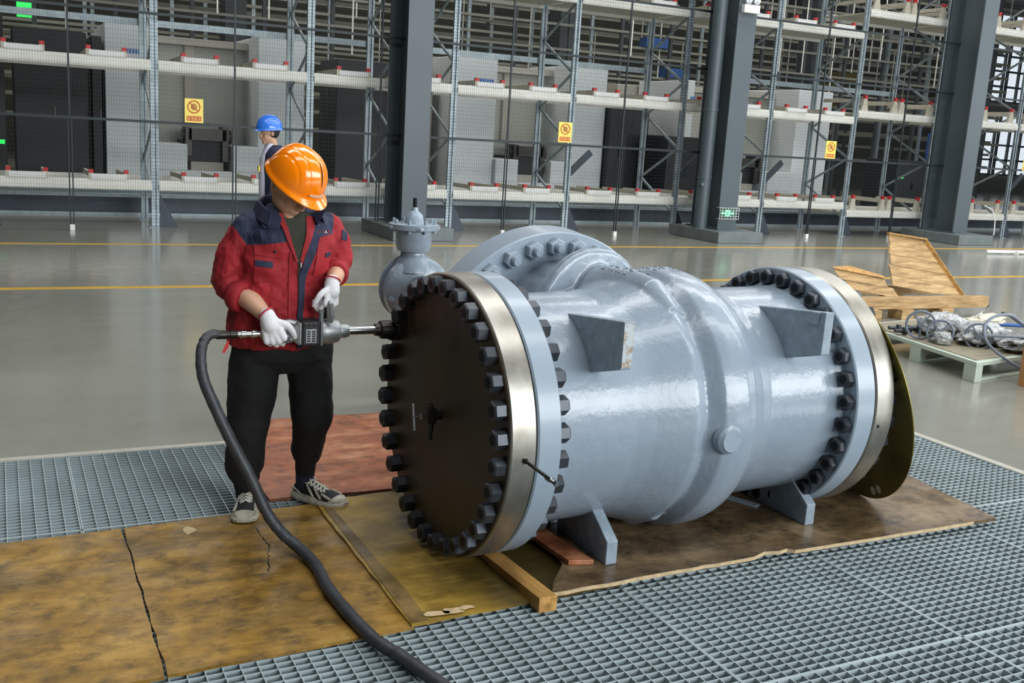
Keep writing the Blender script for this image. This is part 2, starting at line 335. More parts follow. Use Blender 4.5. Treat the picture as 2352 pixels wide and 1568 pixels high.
WL = {}
def world_loc(o): return WL.get(o.name, (0, 0, 0))
def thing(name, loc, label, cat, group=None):
    o = bpy.data.objects.new(name, None); o.empty_display_size = 0.1; COL.objects.link(o); o.location = loc; WL[o.name] = tuple(loc)
    o['label'] = label; o['category'] = cat
    if group: o['group'] = group
    return o
def tag(o, label, cat, group=None, kind=None):
    o['label'] = label; o['category'] = cat
    if group: o['group'] = group
    if kind: o['kind'] = kind
    return o
def struct(o): o['kind'] = 'structure'; return o
def copy_tree(o, parent=None):
    c = o.copy(); COL.objects.link(c)
    if parent: c.parent = parent
    for ch in list(o.children): copy_tree(ch, c)
    return c
def words(body, size, loc, xd, yd, mat, name, parent, depth=0.001, align='CENTER'):
    cu = bpy.data.curves.new(name, 'FONT'); cu.body = body; cu.size = size; cu.extrude = depth; cu.align_x = align; cu.align_y = 'CENTER'
    o = bpy.data.objects.new(name, cu); COL.objects.link(o); cu.materials.append(M[mat])
    xd = V(xd).normalized(); yd = V(yd); yd = (yd - xd * yd.dot(xd)).normalized(); zd = xd.cross(yd)
    mw = Matrix(((xd.x, yd.x, zd.x, loc[0]), (xd.y, yd.y, zd.y, loc[1]), (xd.z, yd.z, zd.z, loc[2]), (0, 0, 0, 1)))
    if parent: o.parent = parent; o.matrix_parent_inverse = Matrix.Translation(-Vector(world_loc(parent)))
    o.matrix_basis = mw
    bpy.context.view_layer.update()
    me = bpy.data.meshes.new_from_object(o); me.name = name
    r = bpy.data.objects.new(name, me); COL.objects.link(r)
    if parent: r.parent = parent; r.matrix_parent_inverse = Matrix.Translation(-Vector(world_loc(parent)))
    r.matrix_basis = mw; bpy.data.objects.remove(o)
    return r
# ================================================================== SETTING
PX0, PX1, PY0, PY1 = -4.88, 5.12, 0.35, 5.35          # grating pit
fl = MB()
for (a, b, c_, d) in ((-14, PX0, -12, 40), (PX1, 70, -12, 40), (PX0, PX1, PY1, 40), (PX0, PX1, -12, PY0)):
    fl.box(a, b, c_, d, -0.4, 0.0)
struct(fl.build('floor', 'floor'))
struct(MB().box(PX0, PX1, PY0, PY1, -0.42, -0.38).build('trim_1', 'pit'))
k = MB(); k.box(PX0, PX1 + .05, PY1, PY1 + .05, -0.02, 0.004); k.box(PX1, PX1 + .06, PY0, PY1, -0.02, 0.004)
struct(k.build('trim_2', 'kerb'))
struct(MB().box(-14, 70, 40, 40.3, 0, 10).build('wall_back', 'wall_far'))
struct(MB().box(-14.3, -14, -12, 40, 0, 10).build('wall_left', 'wall_side'))
struct(MB().box(-14, 70, -12.3, -12, 0, 10).build('wall_front', 'wall_side'))
struct(MB().box(-14, 70, -12.3, 40.3, 10.0, 10.2).build('ceiling', 'ceiling'))
struct(MB().box(70, 70.3, -12, 40, 0, 10).build('wall_right', 'wall_far'))
# windows in the far wall, seen between the racks on the right
wn = 0
for i in range(6):
    x = 46.3 + i * 3.0
    for (z0, z1) in ((1.0, 4.2), (4.9, 9.4)):
        wn += 1
        g = MB().box(x, x + 2.7, 39.86, 39.94, z0, z1).build('window_%d' % wn, 'sky_glass'); struct(g)
        f = MB()
        for j in range(4): f.box(x + j * .9 - .05, x + j * .9 + .05, 39.72, 39.86, z0, z1)
        zz = z0
        while zz <= z1 + .01: f.box(x - .05, x + 2.75, 39.72, 39.86, zz - .05, zz + .05); zz += 0.8
        f.build('window_frame', 'far_dark', g)
# painted lines on the floor
for (y, lab) in ((10.62, 'yellow line painted on the floor, the nearer of the two'), (14.13, 'yellow line painted on the floor, the farther one beside the racks')):
    tag(MB().box(-12, 58, y - .055, y + .055, 0.0, 0.0025).build('floor_line', 'yellow_line'), lab, 'floor marking')

# gratings
def grating_mesh():
    g = MB(); n = 27
    for i in range(n + 1):
        y = i * 0.995 / n; g.box(0.003, 0.992, y, y + .0035, -0.031, -0.001)
    for i in range(19):
        x = .003 + i * (0.989 - .004) / 18; g.box(x, x + .0035, 0.0, 0.9985, -0.014, -0.0006)
    g.box(0.001, .006, 0, .999, -.04, 0); g.box(.989, .994, 0, .999, -.04, 0); g.box(0, .994, 0, .006, -.04, 0); g.box(0, .994, .993, .999, -.04, 0)
    return g
gm = None; GR = []
for r in range(5):
    y = PY0 + r * 1.0; off = 0.28 if r >= 3 else 0.13
    x = off - 4.0 if r >= 3 else off - 3.97
    while x < PX1 - 0.05:
        if x > -3.2:
            if gm is None: gm = grating_mesh().build('steel_grating', 'grate'); o = gm
            else: o = gm.copy(); COL.objects.link(o)
            wfit = min(0.995, PX1 - x) / 0.995
            o.location = (x, y, 0); o.scale = (wfit, 1, 1)
            GR.append((r, x, o))
        x += 0.995

ordw = ['first', 'second', 'third', 'fourth', 'fifth', 'sixth', 'seventh', 'eighth', 'ninth']
for r in range(5):
    row = sorted([(x, o) for rr_, x, o in GR if rr_ == r], key=lambda q: -q[0])
    for k, (x, o) in enumerate(row):
        tag(o, 'galvanised bar grating panel, %s row from the camera, %s from the right' % (['nearest', 'second', 'third', 'fourth', 'farthest'][r], ordw[k]), 'grating', 'grating panels over the pit')

# plywood sheets: laid a little askew
def sheet(name, poly, z0, th, mat, lab, edge=True):
    p = [V(x, y, z0) for x, y in poly]; o = MB().prism(p, (0, 0, th)).build(name, mat)
    tag(o, lab, 'plywood'); return o
def jag(a, b, n, amp):
    out = []
    for i in range(n):
        t = i / n; x = a[0] + (b[0] - a[0]) * t; y = a[1] + (b[1] - a[1]) * t
        out.append((x + random.uniform(-amp, amp), y + random.uniform(-amp, amp)))
    return out
def rect(x0, x1, y0, y1, s=0.05, amp=.004):
    f = lambda x, y: (x, y + s * (x - 0.4))
    q = [f(x0, y0), f(x1, y0), f(x1, y1), f(x0, y1)]; o = []
    for i in range(4): o += jag(q[i], q[(i + 1) % 4], 14, amp)
    return o
sheet('plywood_sheet', rect(-0.85, 0.408, 3.03, 4.285), 0.001, .012, 'ply_yellow', 'oily yellow plywood sheet at the left edge of the walkway')
sheet('plywood_sheet', rect(0.415, 1.245, 3.035, 4.285), 0.001, .012, 'ply_yellow', 'oily yellow plywood sheet with a crack, under the worker and the hose')
sheet('plywood_sheet', rect(1.235, 2.12, 3.03, 4.29), 0.014, .010, 'ply_dark', 'wet oily plywood sheet with painted shade under the open end of the big valve')
sheet('plywood_strip', [(1.238, 3.078), (1.300, 3.082), (1.312, 3.35), (1.296, 3.6), (1.29, 4.3), (1.256, 4.3), (1.248, 3.6)], 0.0242, .0025, 'ply_strip', 'thin brown veneer strip stuck along the plywood seam beside the hose')
pl = [(1.80, 3.10)] + jag((1.80, 3.10), (2.85, 3.13), 16, .004) + [(2.86, 3.155), (2.93, 3.14), (2.98, 3.15), (3.0, 3.125)] + jag((3.0, 3.125), (4.214, 3.116), 10, .002) + [(4.25, 3.12), (4.39, 4.22), (2.02, 4.21), (2.08, 3.75), (1.97, 3.32), (1.86, 3.19)]
sheet('plywood_board', pl, 0.025, .016, 'ply_brown', 'thick wet brown plywood board under the right half of the big valve')
edge = MB()
for i in range(1, 30):
    a = pl[i]; b = pl[i + 1]
    edge.bar((a[0], a[1] - .0015, .033), (b[0], b[1] - .0015, .033), .004, .0145)
e = edge.build('board_edge', 'ply_edge', bpy.data.objects['plywood_board']); e['label'] = 'pale raw edge of the board'
rd = rect(1.06, 2.35, 4.47, 5.76, -0.05, .006)
sheet('plywood_sheet', rd, 0.001, .014, 'ply_red', 'scuffed red plywood sheet behind the worker')
# splinter scraps on the sheets
scr = MB()
for (x, y, s) in ((1.34, 3.11, .05), (1.40, 3.11, .05), (1.46, 3.12, .035)):
    n = 9; scr.prism([V(x + cos(2 * pi * i / n) * s * random.uniform(.6, 1.2), y + sin(2 * pi * i / n) * s * .5 * random.uniform(.5, 1.2), .029) for i in range(n)], (0, 0, .002))
tag(scr.build('veneer_scrap', 'ply_edge'), 'pale torn veneer scrap at the front edge of the yellow sheets', 'wood scrap')
scr = MB(); n = 9; scr.prism([V(.66 + cos(2 * pi * i / n) * .03 * random.uniform(.6, 1.2), 4.18 + sin(2 * pi * i / n) * .05 * random.uniform(.5, 1.2), .0132) for i in range(n)], (0, 0, .001))
tag(scr.build('veneer_scrap', 'ply_edge'), 'small pale veneer scrap left of the worker\'s shoe', 'wood scrap')
# crack on the yellow sheet
ck = MB(); pts = [(.925, 4.13), (.925, 4.03), (.938, 3.93), (.915, 3.84), (.895, 3.75), (.872, 3.66)]
cp = []
for a, b in zip(pts, pts[1:]):
    for k in range(5): cp.append((a[0] + (b[0] - a[0]) * k / 5 + random.uniform(-.005, .005), a[1] + (b[1] - a[1]) * k / 5))
for i, (a, b) in enumerate(zip(cp, cp[1:])): ck.bar((a[0], a[1], .0132), (b[0], b[1], .0132), random.uniform(.002, .007), .0008)
tag(ck.build('plywood_crack', 'stud'), 'dark crack running across the yellow plywood sheet', 'crack')

# timber chock, plank and small strip
tb = MB(); tb.loft([[V(1.715, 3.035, .002), V(1.79, 3.035, .002), V(1.79, 3.035, .062), V(1.715, 3.035, .062)], [V(1.70, 3.45, .025), V(1.775, 3.45, .025), V(1.775, 3.45, .052), V(1.70, 3.45, .052)], [V(1.695, 3.7, .025), V(1.77, 3.7, .025), V(1.77, 3.7, .029), V(1.695, 3.7, .029)]])
tag(tb.build('timber_wedge', 'timber', bevel=.003), 'square yellow timber wedge pushed under the near flange', 'timber')
pk = MB(); pk.loft([[V(1.985, 3.30, .042), V(2.085, 3.27, .042), V(2.085, 3.27, .062), V(1.985, 3.30, .062)], [V(1.93, 3.95, .042), V(2.03, 3.95, .042), V(2.03, 3.95, .062), V(1.93, 3.95, .062)]])
tag(pk.build('wood_plank', 'ply_red', bevel=.002), 'flat reddish wood plank beside the near support leg', 'plank')
st = MB(); st.bar((3.10, 3.80, .046), (3.19, 3.60, .046), .045, .008)
tag(st.build('metal_strip', 'paint_plain'), 'small blue-grey metal strip lying on the board under the valve', 'metal scrap')

# ================================================================== STRUCTURAL COLUMNS
def column(x, lab):
    t_ = thing('steel_column', (x + .2, 15.5, 0), lab, 'column')
    y0, y1 = 15.10, 15.92
    c_ = MB(); c_.box(x, x + .41, y0, y0 + .03, .2, 9.9); c_.box(x, x + .41, y1 - .03, y1, .2, 9.9); c_.box(x + .19, x + .215, y0 + .03, y1 - .03, .2, 9.9)
    c_.build('column_shaft', 'column', t_)
    MB().box(x - .28, x + .72, y0 - .42, y1 + .3, 0, .2).build('plinth', 'plinth', t_, bevel=.012)
    b = MB(); b.box(x - .05, x + .46, y0 - .08, y1 + .08, .2, .225); b.build('base_plate', 'column', t_)
    return t_
column(5.60, 'grey steel H-column rising behind the gearbox of the valve')
cb = column(11.70, 'grey steel H-column with a round drain pipe and green exit sign')
column(17.78, 'grey steel H-column at the right behind the broken crate')
dp = thing('drain_pipe', (11.52, 15.42, .2), 'round grey drain pipe clamped in the recess of the middle column', 'pipe')
q = MB(); q.cyl((11.55, 15.42, .2), (11.55, 15.42, 9.8), .125, seg=24); q.build('pipe', 'column', dp, smooth=40)
for zc in (1.1, 2.3): MB().cyl((11.55, 15.42, zc), (11.55, 15.42, zc + .06), .135, seg=24).build('coupling', 'column', dp, smooth=40)
MB().cyl((11.43, 15.36, 1.0), (11.40, 15.25, 1.0), .03, seg=10).build('inspection_cap', 'column', dp, smooth=40)
# emergency lamp
el = thing('emergency_lamp', (11.92, 15.0, 4.0), 'white twin-head emergency lamp on the middle column', 'lamp')
MB().box(11.74, 12.08, 14.99, 15.09, 4.00, 4.14).build('lamp_housing', 'white', el, bevel=.01)
for dx in (-.09, .09):
    q = MB(); q.lathe((11.91 + dx, 15.03, 4.21), (0, -1, -.15), [(0, .03), (.01, .062), (.05, .066), (.058, .05)], 18); q.build('lamp_head', 'lens', el, smooth=40)
# exit sign in a wire cage
es = thing('exit_sign', (11.85, 15.02, .42), 'green running-man exit sign in a wire guard low on the middle column', 'sign')
MB().box(11.68, 12.02, 15.04, 15.09, .43, .59).build('sign_box', 'exit_dark', es)
q = MB(); q.box(11.69, 12.01, 15.034, 15.04, .44, .58); q.build('sign_face', 'exit_dark', es)
q = MB()   # arrows and running figure
q.prism([V(11.70, 15.030, .51), V(11.74, 15.030, .545), V(11.74, 15.030, .525), V(11.79, 15.030, .525), V(11.79, 15.030, .495), V(11.74, 15.030, .495), V(11.74, 15.030, .475)], (0, .004, 0))
q.prism([V(12.00, 15.030, .51), V(11.96, 15.030, .545), V(11.96, 15.030, .525), V(11.91, 15.030, .525), V(11.91, 15.030, .495), V(11.96, 15.030, .495), V(11.96, 15.030, .475)], (0, .004, 0))
q.box(11.80, 11.90, 15.030, 15.034, .45, .57)
q.build('sign_symbols', 'exit_glow', es)
q = MB(); q.ell((11.858, 15.026, .553), .009, .003, .009, seg=8, rg=6); q.bar((11.85, 15.027, .54), (11.845, 15.027, .505), .004, .014); q.bar((11.845, 15.027, .505), (11.825, 15.027, .47), .004, .008); q.bar((11.845, 15.027, .505), (11.868, 15.027, .475), .004, .008); q.bar((11.85, 15.027, .535), (11.825, 15.027, .52), .004, .006); q.bar((11.85, 15.027, .535), (11.875, 15.027, .52), .004, .006)
q.build('running_figure', 'exit_dark', es)
q = MB()
for i in range(8): q.bar((11.63 + i * .062, 14.98, .40), (11.63 + i * .062, 14.98, .62), .006)
for i in range(5): q.bar((11.63, 14.98, .41 + i * .05), (12.065, 14.98, .41 + i * .05), .006)
for xx in (11.63, 12.064):
    for zz in (.41, .61): q.bar((xx, 14.98, zz), (xx, 15.09, zz), .006)
q.build('wire_guard', 'white', es)

# ================================================================== RACKS
RY = 16.2; RD = 1.25
posts_a = [-0.30, 2.10, 4.42, 5.78]
BAYS = []   # (x0, x1, side text, levels, style)
lv_a = [.70, 2.44, 4.12]; lv_b = [.55, 2.58, 4.57]
names = ['at the far left', 'behind the yellow sign on the left', 'behind the blue-helmeted man', 'beside the left column',
         'right of the left column', 'behind the second yellow sign', 'left of the middle column', 'around the middle column', 'right of the middle column',
         'behind the third yellow sign', 'left of the right column', 'behind the right column', 'at the far right']
xs = [-0.30, 2.10, 4.42, 5.80, 6.86, 9.13, 11.50, 13.57, 15.78, 18.08, 20.70, 23.1]
def upright(t_, x, y, h, front=True):
    p = MB(); p.box(x - .055, x - .018, y, y + .05, .012, h); p.box(x + .018, x + .055, y, y + .05, .012, h); p.box(x - .02, x + .02, y + .03, y + .07, .012, h)
    p.build('rack_post', 'galv_post' if front else 'galv', t_)
    MB().box(x - .10, x + .055, y - .05, y + .13, 0, .012).build('base_plate', 'galv', t_)
# perforated post
t = NT('perforated_galvanised_post'); s_ = t.sep(); 
zz = t.math('FRACT', t.math('MULTIPLY', s_[2], 20.0)); hole = t.math('LESS_THAN', t.math('ABSOLUTE', t.math('SUBTRACT', zz, 0.5)), 0.24)
n = t.noise(8, 3); c = t.ramp(n, [(0.3, lin((136, 150, 156))), (0.7, lin((172, 186, 192)))])
xx = t.math('FRACT', t.math('MULTIPLY', s_[0], 55.0)); hx = t.math('LESS_THAN', t.math('ABSOLUTE', t.math('SUBTRACT', xx, 0.5)), 0.27)
t.set(**{'Base Color': t.mix(t.math('MULTIPLY', hole, t.math('MULTIPLY', hx, 0.6)), c, lin((50, 60, 64))), 'Metallic': 0.3, 'Roughness': 0.4}); M['galv_post'] = t.m

def cradle(x, z, style, lab):
    t_ = thing('pallet_cradle', (x, RY, z), lab, 'rack cradle', 'white cradles with red tips on the racks')
    w2 = .24
    if style == 0:
        q = MB(); q.box(x - w2, x + w2, RY - .04, RY + .02, z, z + .075); q.build('cross_bar', 'white', t_)
        for s in (-1, 1):
            q = MB(); q.box(x + s * w2 - .035, x + s * w2 + .035, RY - .03, RY + .04, z, z + .085); q.bar((x + s * w2, RY + .04, z + .06), (x + s * w2, RY + RD - .05, z + .045), .045, .07); q.build('side_rail', 'rack_cream', t_)
            q = MB(); q.box(x + s * w2 - .032, x + s * w2 + .032, RY - .035, RY + .03, z + .085, z + .135); q.build('red_tip', 'red_tip', t_)
    else:
        for s in (-1, 1):
            q = MB(); q.prism([V(x + s * .42 - .09, RY, z), V(x + s * .42 + .09, RY, z), V(x + s * .42 + .04, RY, z + .24), V(x + s * .42 - .04, RY, z + .24)], (0, .06, 0))
            q.bar((x + s * .42, RY + .05, z + .2), (x + s * .42, RY + RD - .05, z + .2), .05, .07)
            q.build('side_rail', 'rack_cream', t_)
            q = MB(); q.box(x + s * .42 - .035, x + s * .42 + .035, RY - .012, RY + .05, z + .24, z + .31); q.build('red_tip', 'red_tip', t_)
    return t_
lvname = ['lower', 'middle', 'upper']
for i in range(len(xs) - 1):
    x0, x1 = xs[i], xs[i + 1]
    style = 1 if i >= 8 else 0
    t_ = thing('storage_rack_bay', ((x0 + x1) / 2, RY + .6, 0), 'galvanised storage rack bay with off-white beams, ' + names[i], 'rack', 'rack bays along the aisle')
    H_ = 6.4
    if i == 0: upright(t_, x0, RY, H_)
    upright(t_, x1, RY, H_)
    upright(t_, x1, RY + RD, H_, False)
    if i == 0: upright(t_, x0, RY + RD, H_, False)
    for k in range(5):   # lacing between front and rear post
        za = .4 + k * 1.2; zb = za + .6
        q = MB(); q.bar((x1, RY + .07, za), (x1, RY + RD, zb), .03, .04); q.bar((x1, RY + RD, zb), (x1, RY + .07, zb + .6), .03, .04); q.build('brace', 'galv', t_)
    q = MB(); q.prism([V(x0 + .07, RY + .03, 0.0), V(x0 + .33, RY + .03, .0), V(x0 + .07, RY + .03, .50)], (0, .012, 0)); q.build('gusset_plate', 'rail', t_)
    if i in (5, 6, 7, 9, 10):
        q = MB(); q.bar((x0 + .07, RY + .10, 1.05), (x0 + .5, RY + .10, 1.45), .03, .12); q.build('stay', 'rail', t_)
    for L, z in enumerate(lv_b if style else lv_a):
        q = MB(); q.box(x0 + .055, x1 - .055, RY - .01, RY + .05, z - .15, z); q.box(x0 + .055, x1 - .055, RY - .03, RY - .01, z - .13, z - .05)
        q.build('front_beam', 'rack_beam', t_)
        q = MB(); q.box(x0 + .055, x1 - .055, RY + RD, RY + RD + .05, z - .15, z); q.build('rear_beam', 'rack_beam', t_)
        if L == 2 or (style and L < 2):
            q = MB(); q.box(x0 + .06, x1 - .06, RY + .05, RY + RD, z - .09, z - .06); q.build('shelf_deck', 'rack_cream', t_)
        w_ = x1 - x0
        nc = 1 if w_ < 1.5 else 2
        for c_ in range(nc):
            xx = x0 + w_ * (.5 if nc == 1 else (.28 if c_ == 0 else .73))
            nm = '' if nc == 1 else (' left' if c_ == 0 else ' right')
            cradle(xx, z, style, '%s red-tipped cradle on the %s beam, rack bay %s' % (nm.strip() or 'single', lvname[L], names[i]))
    # rear horizontal tie
    if i in (0, 1, 2, 4, 5, 7, 8):
        q = MB(); q.box(x0 + .07, x1, RY + RD + .06, RY + RD + .12, 3.0, 3.10); q.build('rear_tie', 'galv', t_)

# ------------------------------------------------------------------ safety mesh fence in front of the racks
FY = 15.75
fx = [0.92 + 2.25 * k for k in range(-1, 11)]
fl_names = ['at the far left edge', 'with the first yellow sign', 'behind the worker', 'behind the left column', 'right of the left column', 'with the second yellow sign', 'behind the middle column',
            'right of the middle column', 'with the third yellow sign', 'left of the right column', 'at the right edge']
for i in range(len(fx) - 1):
    x0, x1 = fx[i], fx[i + 1]
    t_ = thing('mesh_fence_panel', ((x0 + x1) / 2, FY, .1), 'dark wire mesh fence panel in front of the racks, ' + fl_names[i], 'fence', 'mesh fence panels')
    for dx in (-.022, .022):
        q = MB(); q.box(x1 + dx - .008, x1 + dx + .008, FY - .012, FY + .012, .08, 1.56); q.build('fence_post', 'fence', t_)
    q = MB(); q.box(x1 - .013, x1 + .013, FY - .012, FY + .012, 1.56, 6.2); q.build('fence_post', 'fence', t_)
    q = MB(); q.box(x1 - .032, x1 + .032, FY - .03, FY + .03, 0.0, .08); q.build('post_foot', 'white', t_)
    for z in (1.56, 3.05, 4.05, 5.4):
        q = MB(); q.box(x0, x1, FY - .018, FY + .018, z - .018, z + .018); q.build('fence_rail', 'fence', t_)
    q = MB(); nx = 66
    for k in range(1, nx): xx = x0 + k * (x1 - x0) / nx; q.box(xx - .0010, xx + .0010, FY - .002, FY + .002, .45, 6.0)
    z = .45
    while z < 6.0: q.box(x0, x1, FY - .002, FY + .002, z - .0008, z + .0008); z += .06
    q.build('wire_mesh', 'fence', t_)
# yellow prohibition signs on the fence
def sign(x, z, lab, w_=.26, h_=.34):
    t_ = thing('warning_sign', (x, FY - .06, z), lab, 'sign', None); y = FY - .05
    MB().box(x - w_ / 2, x + w_ / 2, y, y + .008, z - h_ / 2, z + h_ / 2).build('sign_board', 'sign_yellow', t_)
    q = MB(); q.torus((x, y - .004, z + .055), (0, 1, 0), .085, .007, 28, 6); q.bar((x - .058, y - .004, z + .115), (x + .058, y - .004, z - .005), .008, .012); q.build('prohibition_ring', 'sign_red', t_)
    q = MB(); q.ell((x, y - .002, z + .055), .045, .004, .05, seg=12, rg=8); q.build('hand_symbol', 'timber', t_)
    q = MB(); q.box(x - w_ * .40, x + w_ * .40, y - .003, y, z - h_ / 2 + .025, z - h_ / 2 + .095); q.build('text_band', 'sign_red', t_)
    q = MB()
    for k in range(4):   # four illegible characters, as strokes
        cx = x - w_ * .29 + k * w_ * .193; zc = z - h_ / 2 + .06
        q.box(cx - .019, cx + .019, y - .005, y - .003, zc + .018, zc + .023); q.box(cx - .003, cx + .003, y - .005, y - .003, zc - .024, zc + .024); q.box(cx - .017, cx + .017, y - .005, y - .003, zc - .006, zc - .001); q.box(cx - .019 + .006 * (k % 2), cx - .014, y - .005, y - .003, zc - .024, zc + .01); q.box(cx + .012, cx + .017, y - .005, y - .003, zc - .022, zc - .004)
    q.build('characters', 'sign_yellow', t_)
sign(2.58, 1.75, 'yellow prohibition sign on the fence at the left, above the blue helmet side')
sign(8.74, 1.77, 'yellow prohibition sign on the fence left of the middle column')
sign(14.75, 1.75, 'yellow prohibition sign on the fence right of the middle column')
sign(20.52, 1.72, 'yellow prohibition sign on the fence at the right edge')

# stacker rails on the floor behind the racks
for (y, h, lab) in ((18.25, .34, 'long blue-grey steel guide rail on the floor just behind the racks'), (19.7, .30, 'long blue-grey steel guide rail farther behind the racks')):
    t_ = thing('guide_rail', (10, y, 0), lab, 'rail')
    q = MB(); q.box(-6, 40, y - .12, y + .12, h - .05, h); q.build('rail_head', 'galv', t_)
    q = MB(); q.box(-6, 40, y - .02, y + .02, .04, h - .05); q.build('rail_web', 'rail', t_)
    q = MB(); q.box(-6, 40, y - .14, y + .14, .0, .04); q.build('rail_foot', 'galv', t_)

# ------------------------------------------------------------------ machines behind the racks
def machine(x0, xa, xb, x1, z1, y, lab, mech=True):
    t_ = thing('machine_tool', ((x0 + x1) / 2, y + 1, 0), lab, 'machine')
    z0 = .02
    MB().box(x0, xa, y, y + 2.2, z0, z1).build('left_column', 'machine_white', t_, bevel=.02)
    MB().box(xb, x1, y, y + 2.2, z0, z1 + .02).build('right_column', 'machine_white', t_, bevel=.02)
    MB().box(xa, xb, y + 1.2, y + 1.3, z0, z1 - .12).build('back_panel', 'machine_grey', t_)
    q = MB(); q.box(xa, xb, y + .9, y + 2.2, z1 - .22, z1 - .08); q.build('top_canopy', 'machine_beige', t_)
    w_ = xb - xa
    q = MB(); q.box(xa, xb, y - .15, y + 1.2, z0, .62); q.box(xa, xa + w_ * .30, y - .15, y + .9, .62, 1.12); q.box(xb - w_ * .26, xb, y - .15, y + .9, .62, 1.12); q.build('bed', 'machine_white', t_, bevel=.02)
    q = MB(); q.box(xa + w_ * .36, xb - w_ * .32, y + .2, y + 1.1, .62, .78); q.build('table', 'machine_beige', t_)
    q = MB(); q.box(xa + w_ * .30, xb - w_ * .26, y + .25, y + 1.15, .78, 1.18); q.build('work_recess', 'machine_dark', t_)
    q = MB(); q.box(xa + w_ * .33, xb - w_ * .30, y + .1, y + .5, 1.20, 1.42)
    q.cyl((xa + w_ * .28, y + .3, 1.28), (xa + w_ * .34, y + .3, 1.28), .14, seg=14); q.cyl((xb - w_ * .32, y + .3, 1.28), (xb - w_ * .24, y + .3, 1.28), .14, seg=14); q.cyl((xa + w_ * .2, y + .3, 1.06), (xb - w_ * .14, y + .3, 1.06), .03, seg=8)
    q.box(xa + w_ * .30, xa + w_ * .36, y + .1, y + .5, .9, 1.45); q.box(xb - w_ * .34, xb - w_ * .28, y + .1, y + .5, .8, 1.5)
    q.build('spindle_unit', 'dark_metal', t_)
    q = MB(); cx = xa + w_ * .42; q.box(cx - .09, cx + .09, y + 1.1, y + 1.2, 1.5, z1 - .22); q.build('way_cover', 'machine_beige', t_)
    q = MB()   # small blue maker's lettering on the left column, an illegible word
    lw = (xa - x0) * .26; lx = x0 + (xa - x0) * .42; xx = lx
    while xx < lx + lw * 1.7: ww = random.uniform(.03, .06); q.box(xx, xx + ww, y - .006, y, 2.74, 2.82); xx += ww + .016
    q.build('maker_lettering', 'blue_label', t_)
    return t_
machine(1.85, 2.72, 4.68, 5.62, 3.25, 21.0, 'white gantry machine tool with a grey recess, behind the first yellow sign')
machine(8.95, 9.90, 11.78, 12.72, 3.27, 21.0, 'white gantry machine tool behind the second yellow sign')
machine(15.0, 15.2, 18.45, 19.6, 3.20, 21.0, 'white gantry machine tool right of the middle column')
def cabinet(x0, x1, y, h, mat, lab, led=None):
    t_ = thing('control_cabinet', ((x0 + x1) / 2, y + .5, 0), lab, 'cabinet')
    MB().box(x0, x1, y, y + 1.2, 0.1, h).build('cabinet_body', mat, t_, bevel=.02)
    MB().box(x0 + .05, x1 - .05, y + .05, y + 1.1, 0, .1).build('cabinet_plinth', 'machine_dark', t_)
    q = MB(); q.box((x0 + x1) / 2 - .006, (x0 + x1) / 2 + .006, y - .005, y, .2, h - .08); q.build('door_gap', 'black', t_)
    q = MB(); q.box((x0 + x1) / 2 + .04, (x0 + x1) / 2 + .07, y - .03, y, h * .5, h * .5 + .18); q.build('door_handle', 'dark_metal', t_)
    if led: MB().box(led[0], led[1], y - .012, y, led[2], led[3]).build('indicator', 'green_glow', t_)
    return t_
cabinet(.30, 1.50, 20.4, 3.0, 'machine_dark', 'tall black cabinet at the far left behind the racks')
cabinet(1.62, 1.80, 21.0, 3.0, 'machine_dark', 'narrow black panel beside the left machine tool')
cabinet(6.15, 7.25, 20.6, 2.95, 'machine_dark', 'tall black cabinet left of the left column')
cabinet(7.7, 8.8, 22.0, 3.0, 'machine_beige', 'tall beige cabinet right of the left column')
cabinet(12.75, 13.25, 20.8, 2.6, 'machine_dark', 'narrow tall black cabinet beside the second machine tool')
cabinet(13.45, 14.35, 21.6, 2.7, 'machine_dark', 'wide black cabinet left of the middle column')
cabinet(14.0, 15.0, 20.2, 1.85, 'machine_dark', 'waist-high black cabinet left of the middle column', None)
cabinet(14.4, 16.4, 23.26, 3.1, 'machine_beige', 'tall beige tiled cabinet behind the middle column')
cabinet(22.2, 23.4, 21.0, 1.6, 'machine_dark', 'low black machine unit with a green light left of the right column', (22.4, 22.47, 1.1, 1.17))
cabinet(-.9, .16, 19.6, 3.4, 'machine_dark', 'black unit with a green light cut by the left edge', (-.05, .13, 1.02, 1.09))
q = MB(); q.box(.46, .74, 23.9, 24.0, 3.42, 3.80); tag(q.build('status_screen', 'green_glow'), 'glowing green status screen high at the far left', 'screen')
MB().cyl((.60, 23.95, 3.79), (.60, 23.95, 9.99), .03, seg=8).build('hanger', 'far_dark', bpy.data.objects['status_screen'])
tag(MB().box(27.0, 30.5, 33, 33.6, 0.0, 1.3).build('stacked_crates', 'crate_orange'), 'orange-brown stacked crates by the far windows', 'crates')
# dumbbell-like chuck stack seen right of the middle column
ck_ = thing('tool_head', (15.9, 20.6, 1.0), 'black round tool head with two upright rods right of the middle column', 'machine part')
q = MB(); q.torus((16.05, 20.5, 1.45), (0.2, 1, 0), .17, .05, 20, 8); q.build('ring', 'black', ck_)
q = MB(); q.box(15.4, 16.3, 20.3, 20.75, 1.08, 1.32); q.build('block', 'black', ck_)
q = MB(); q.cyl((15.75, 20.5, 1.3), (15.75, 20.5, 2.0), .025, seg=8); q.cyl((15.95, 20.5, 1.3), (15.95, 20.5, 2.0), .025, seg=8); q.build('rod', 'black', ck_)
q = MB(); q.box(15.3, 16.4, 20.4, 20.7, 0, 1.08); q.build('stand', 'machine_white', ck_)

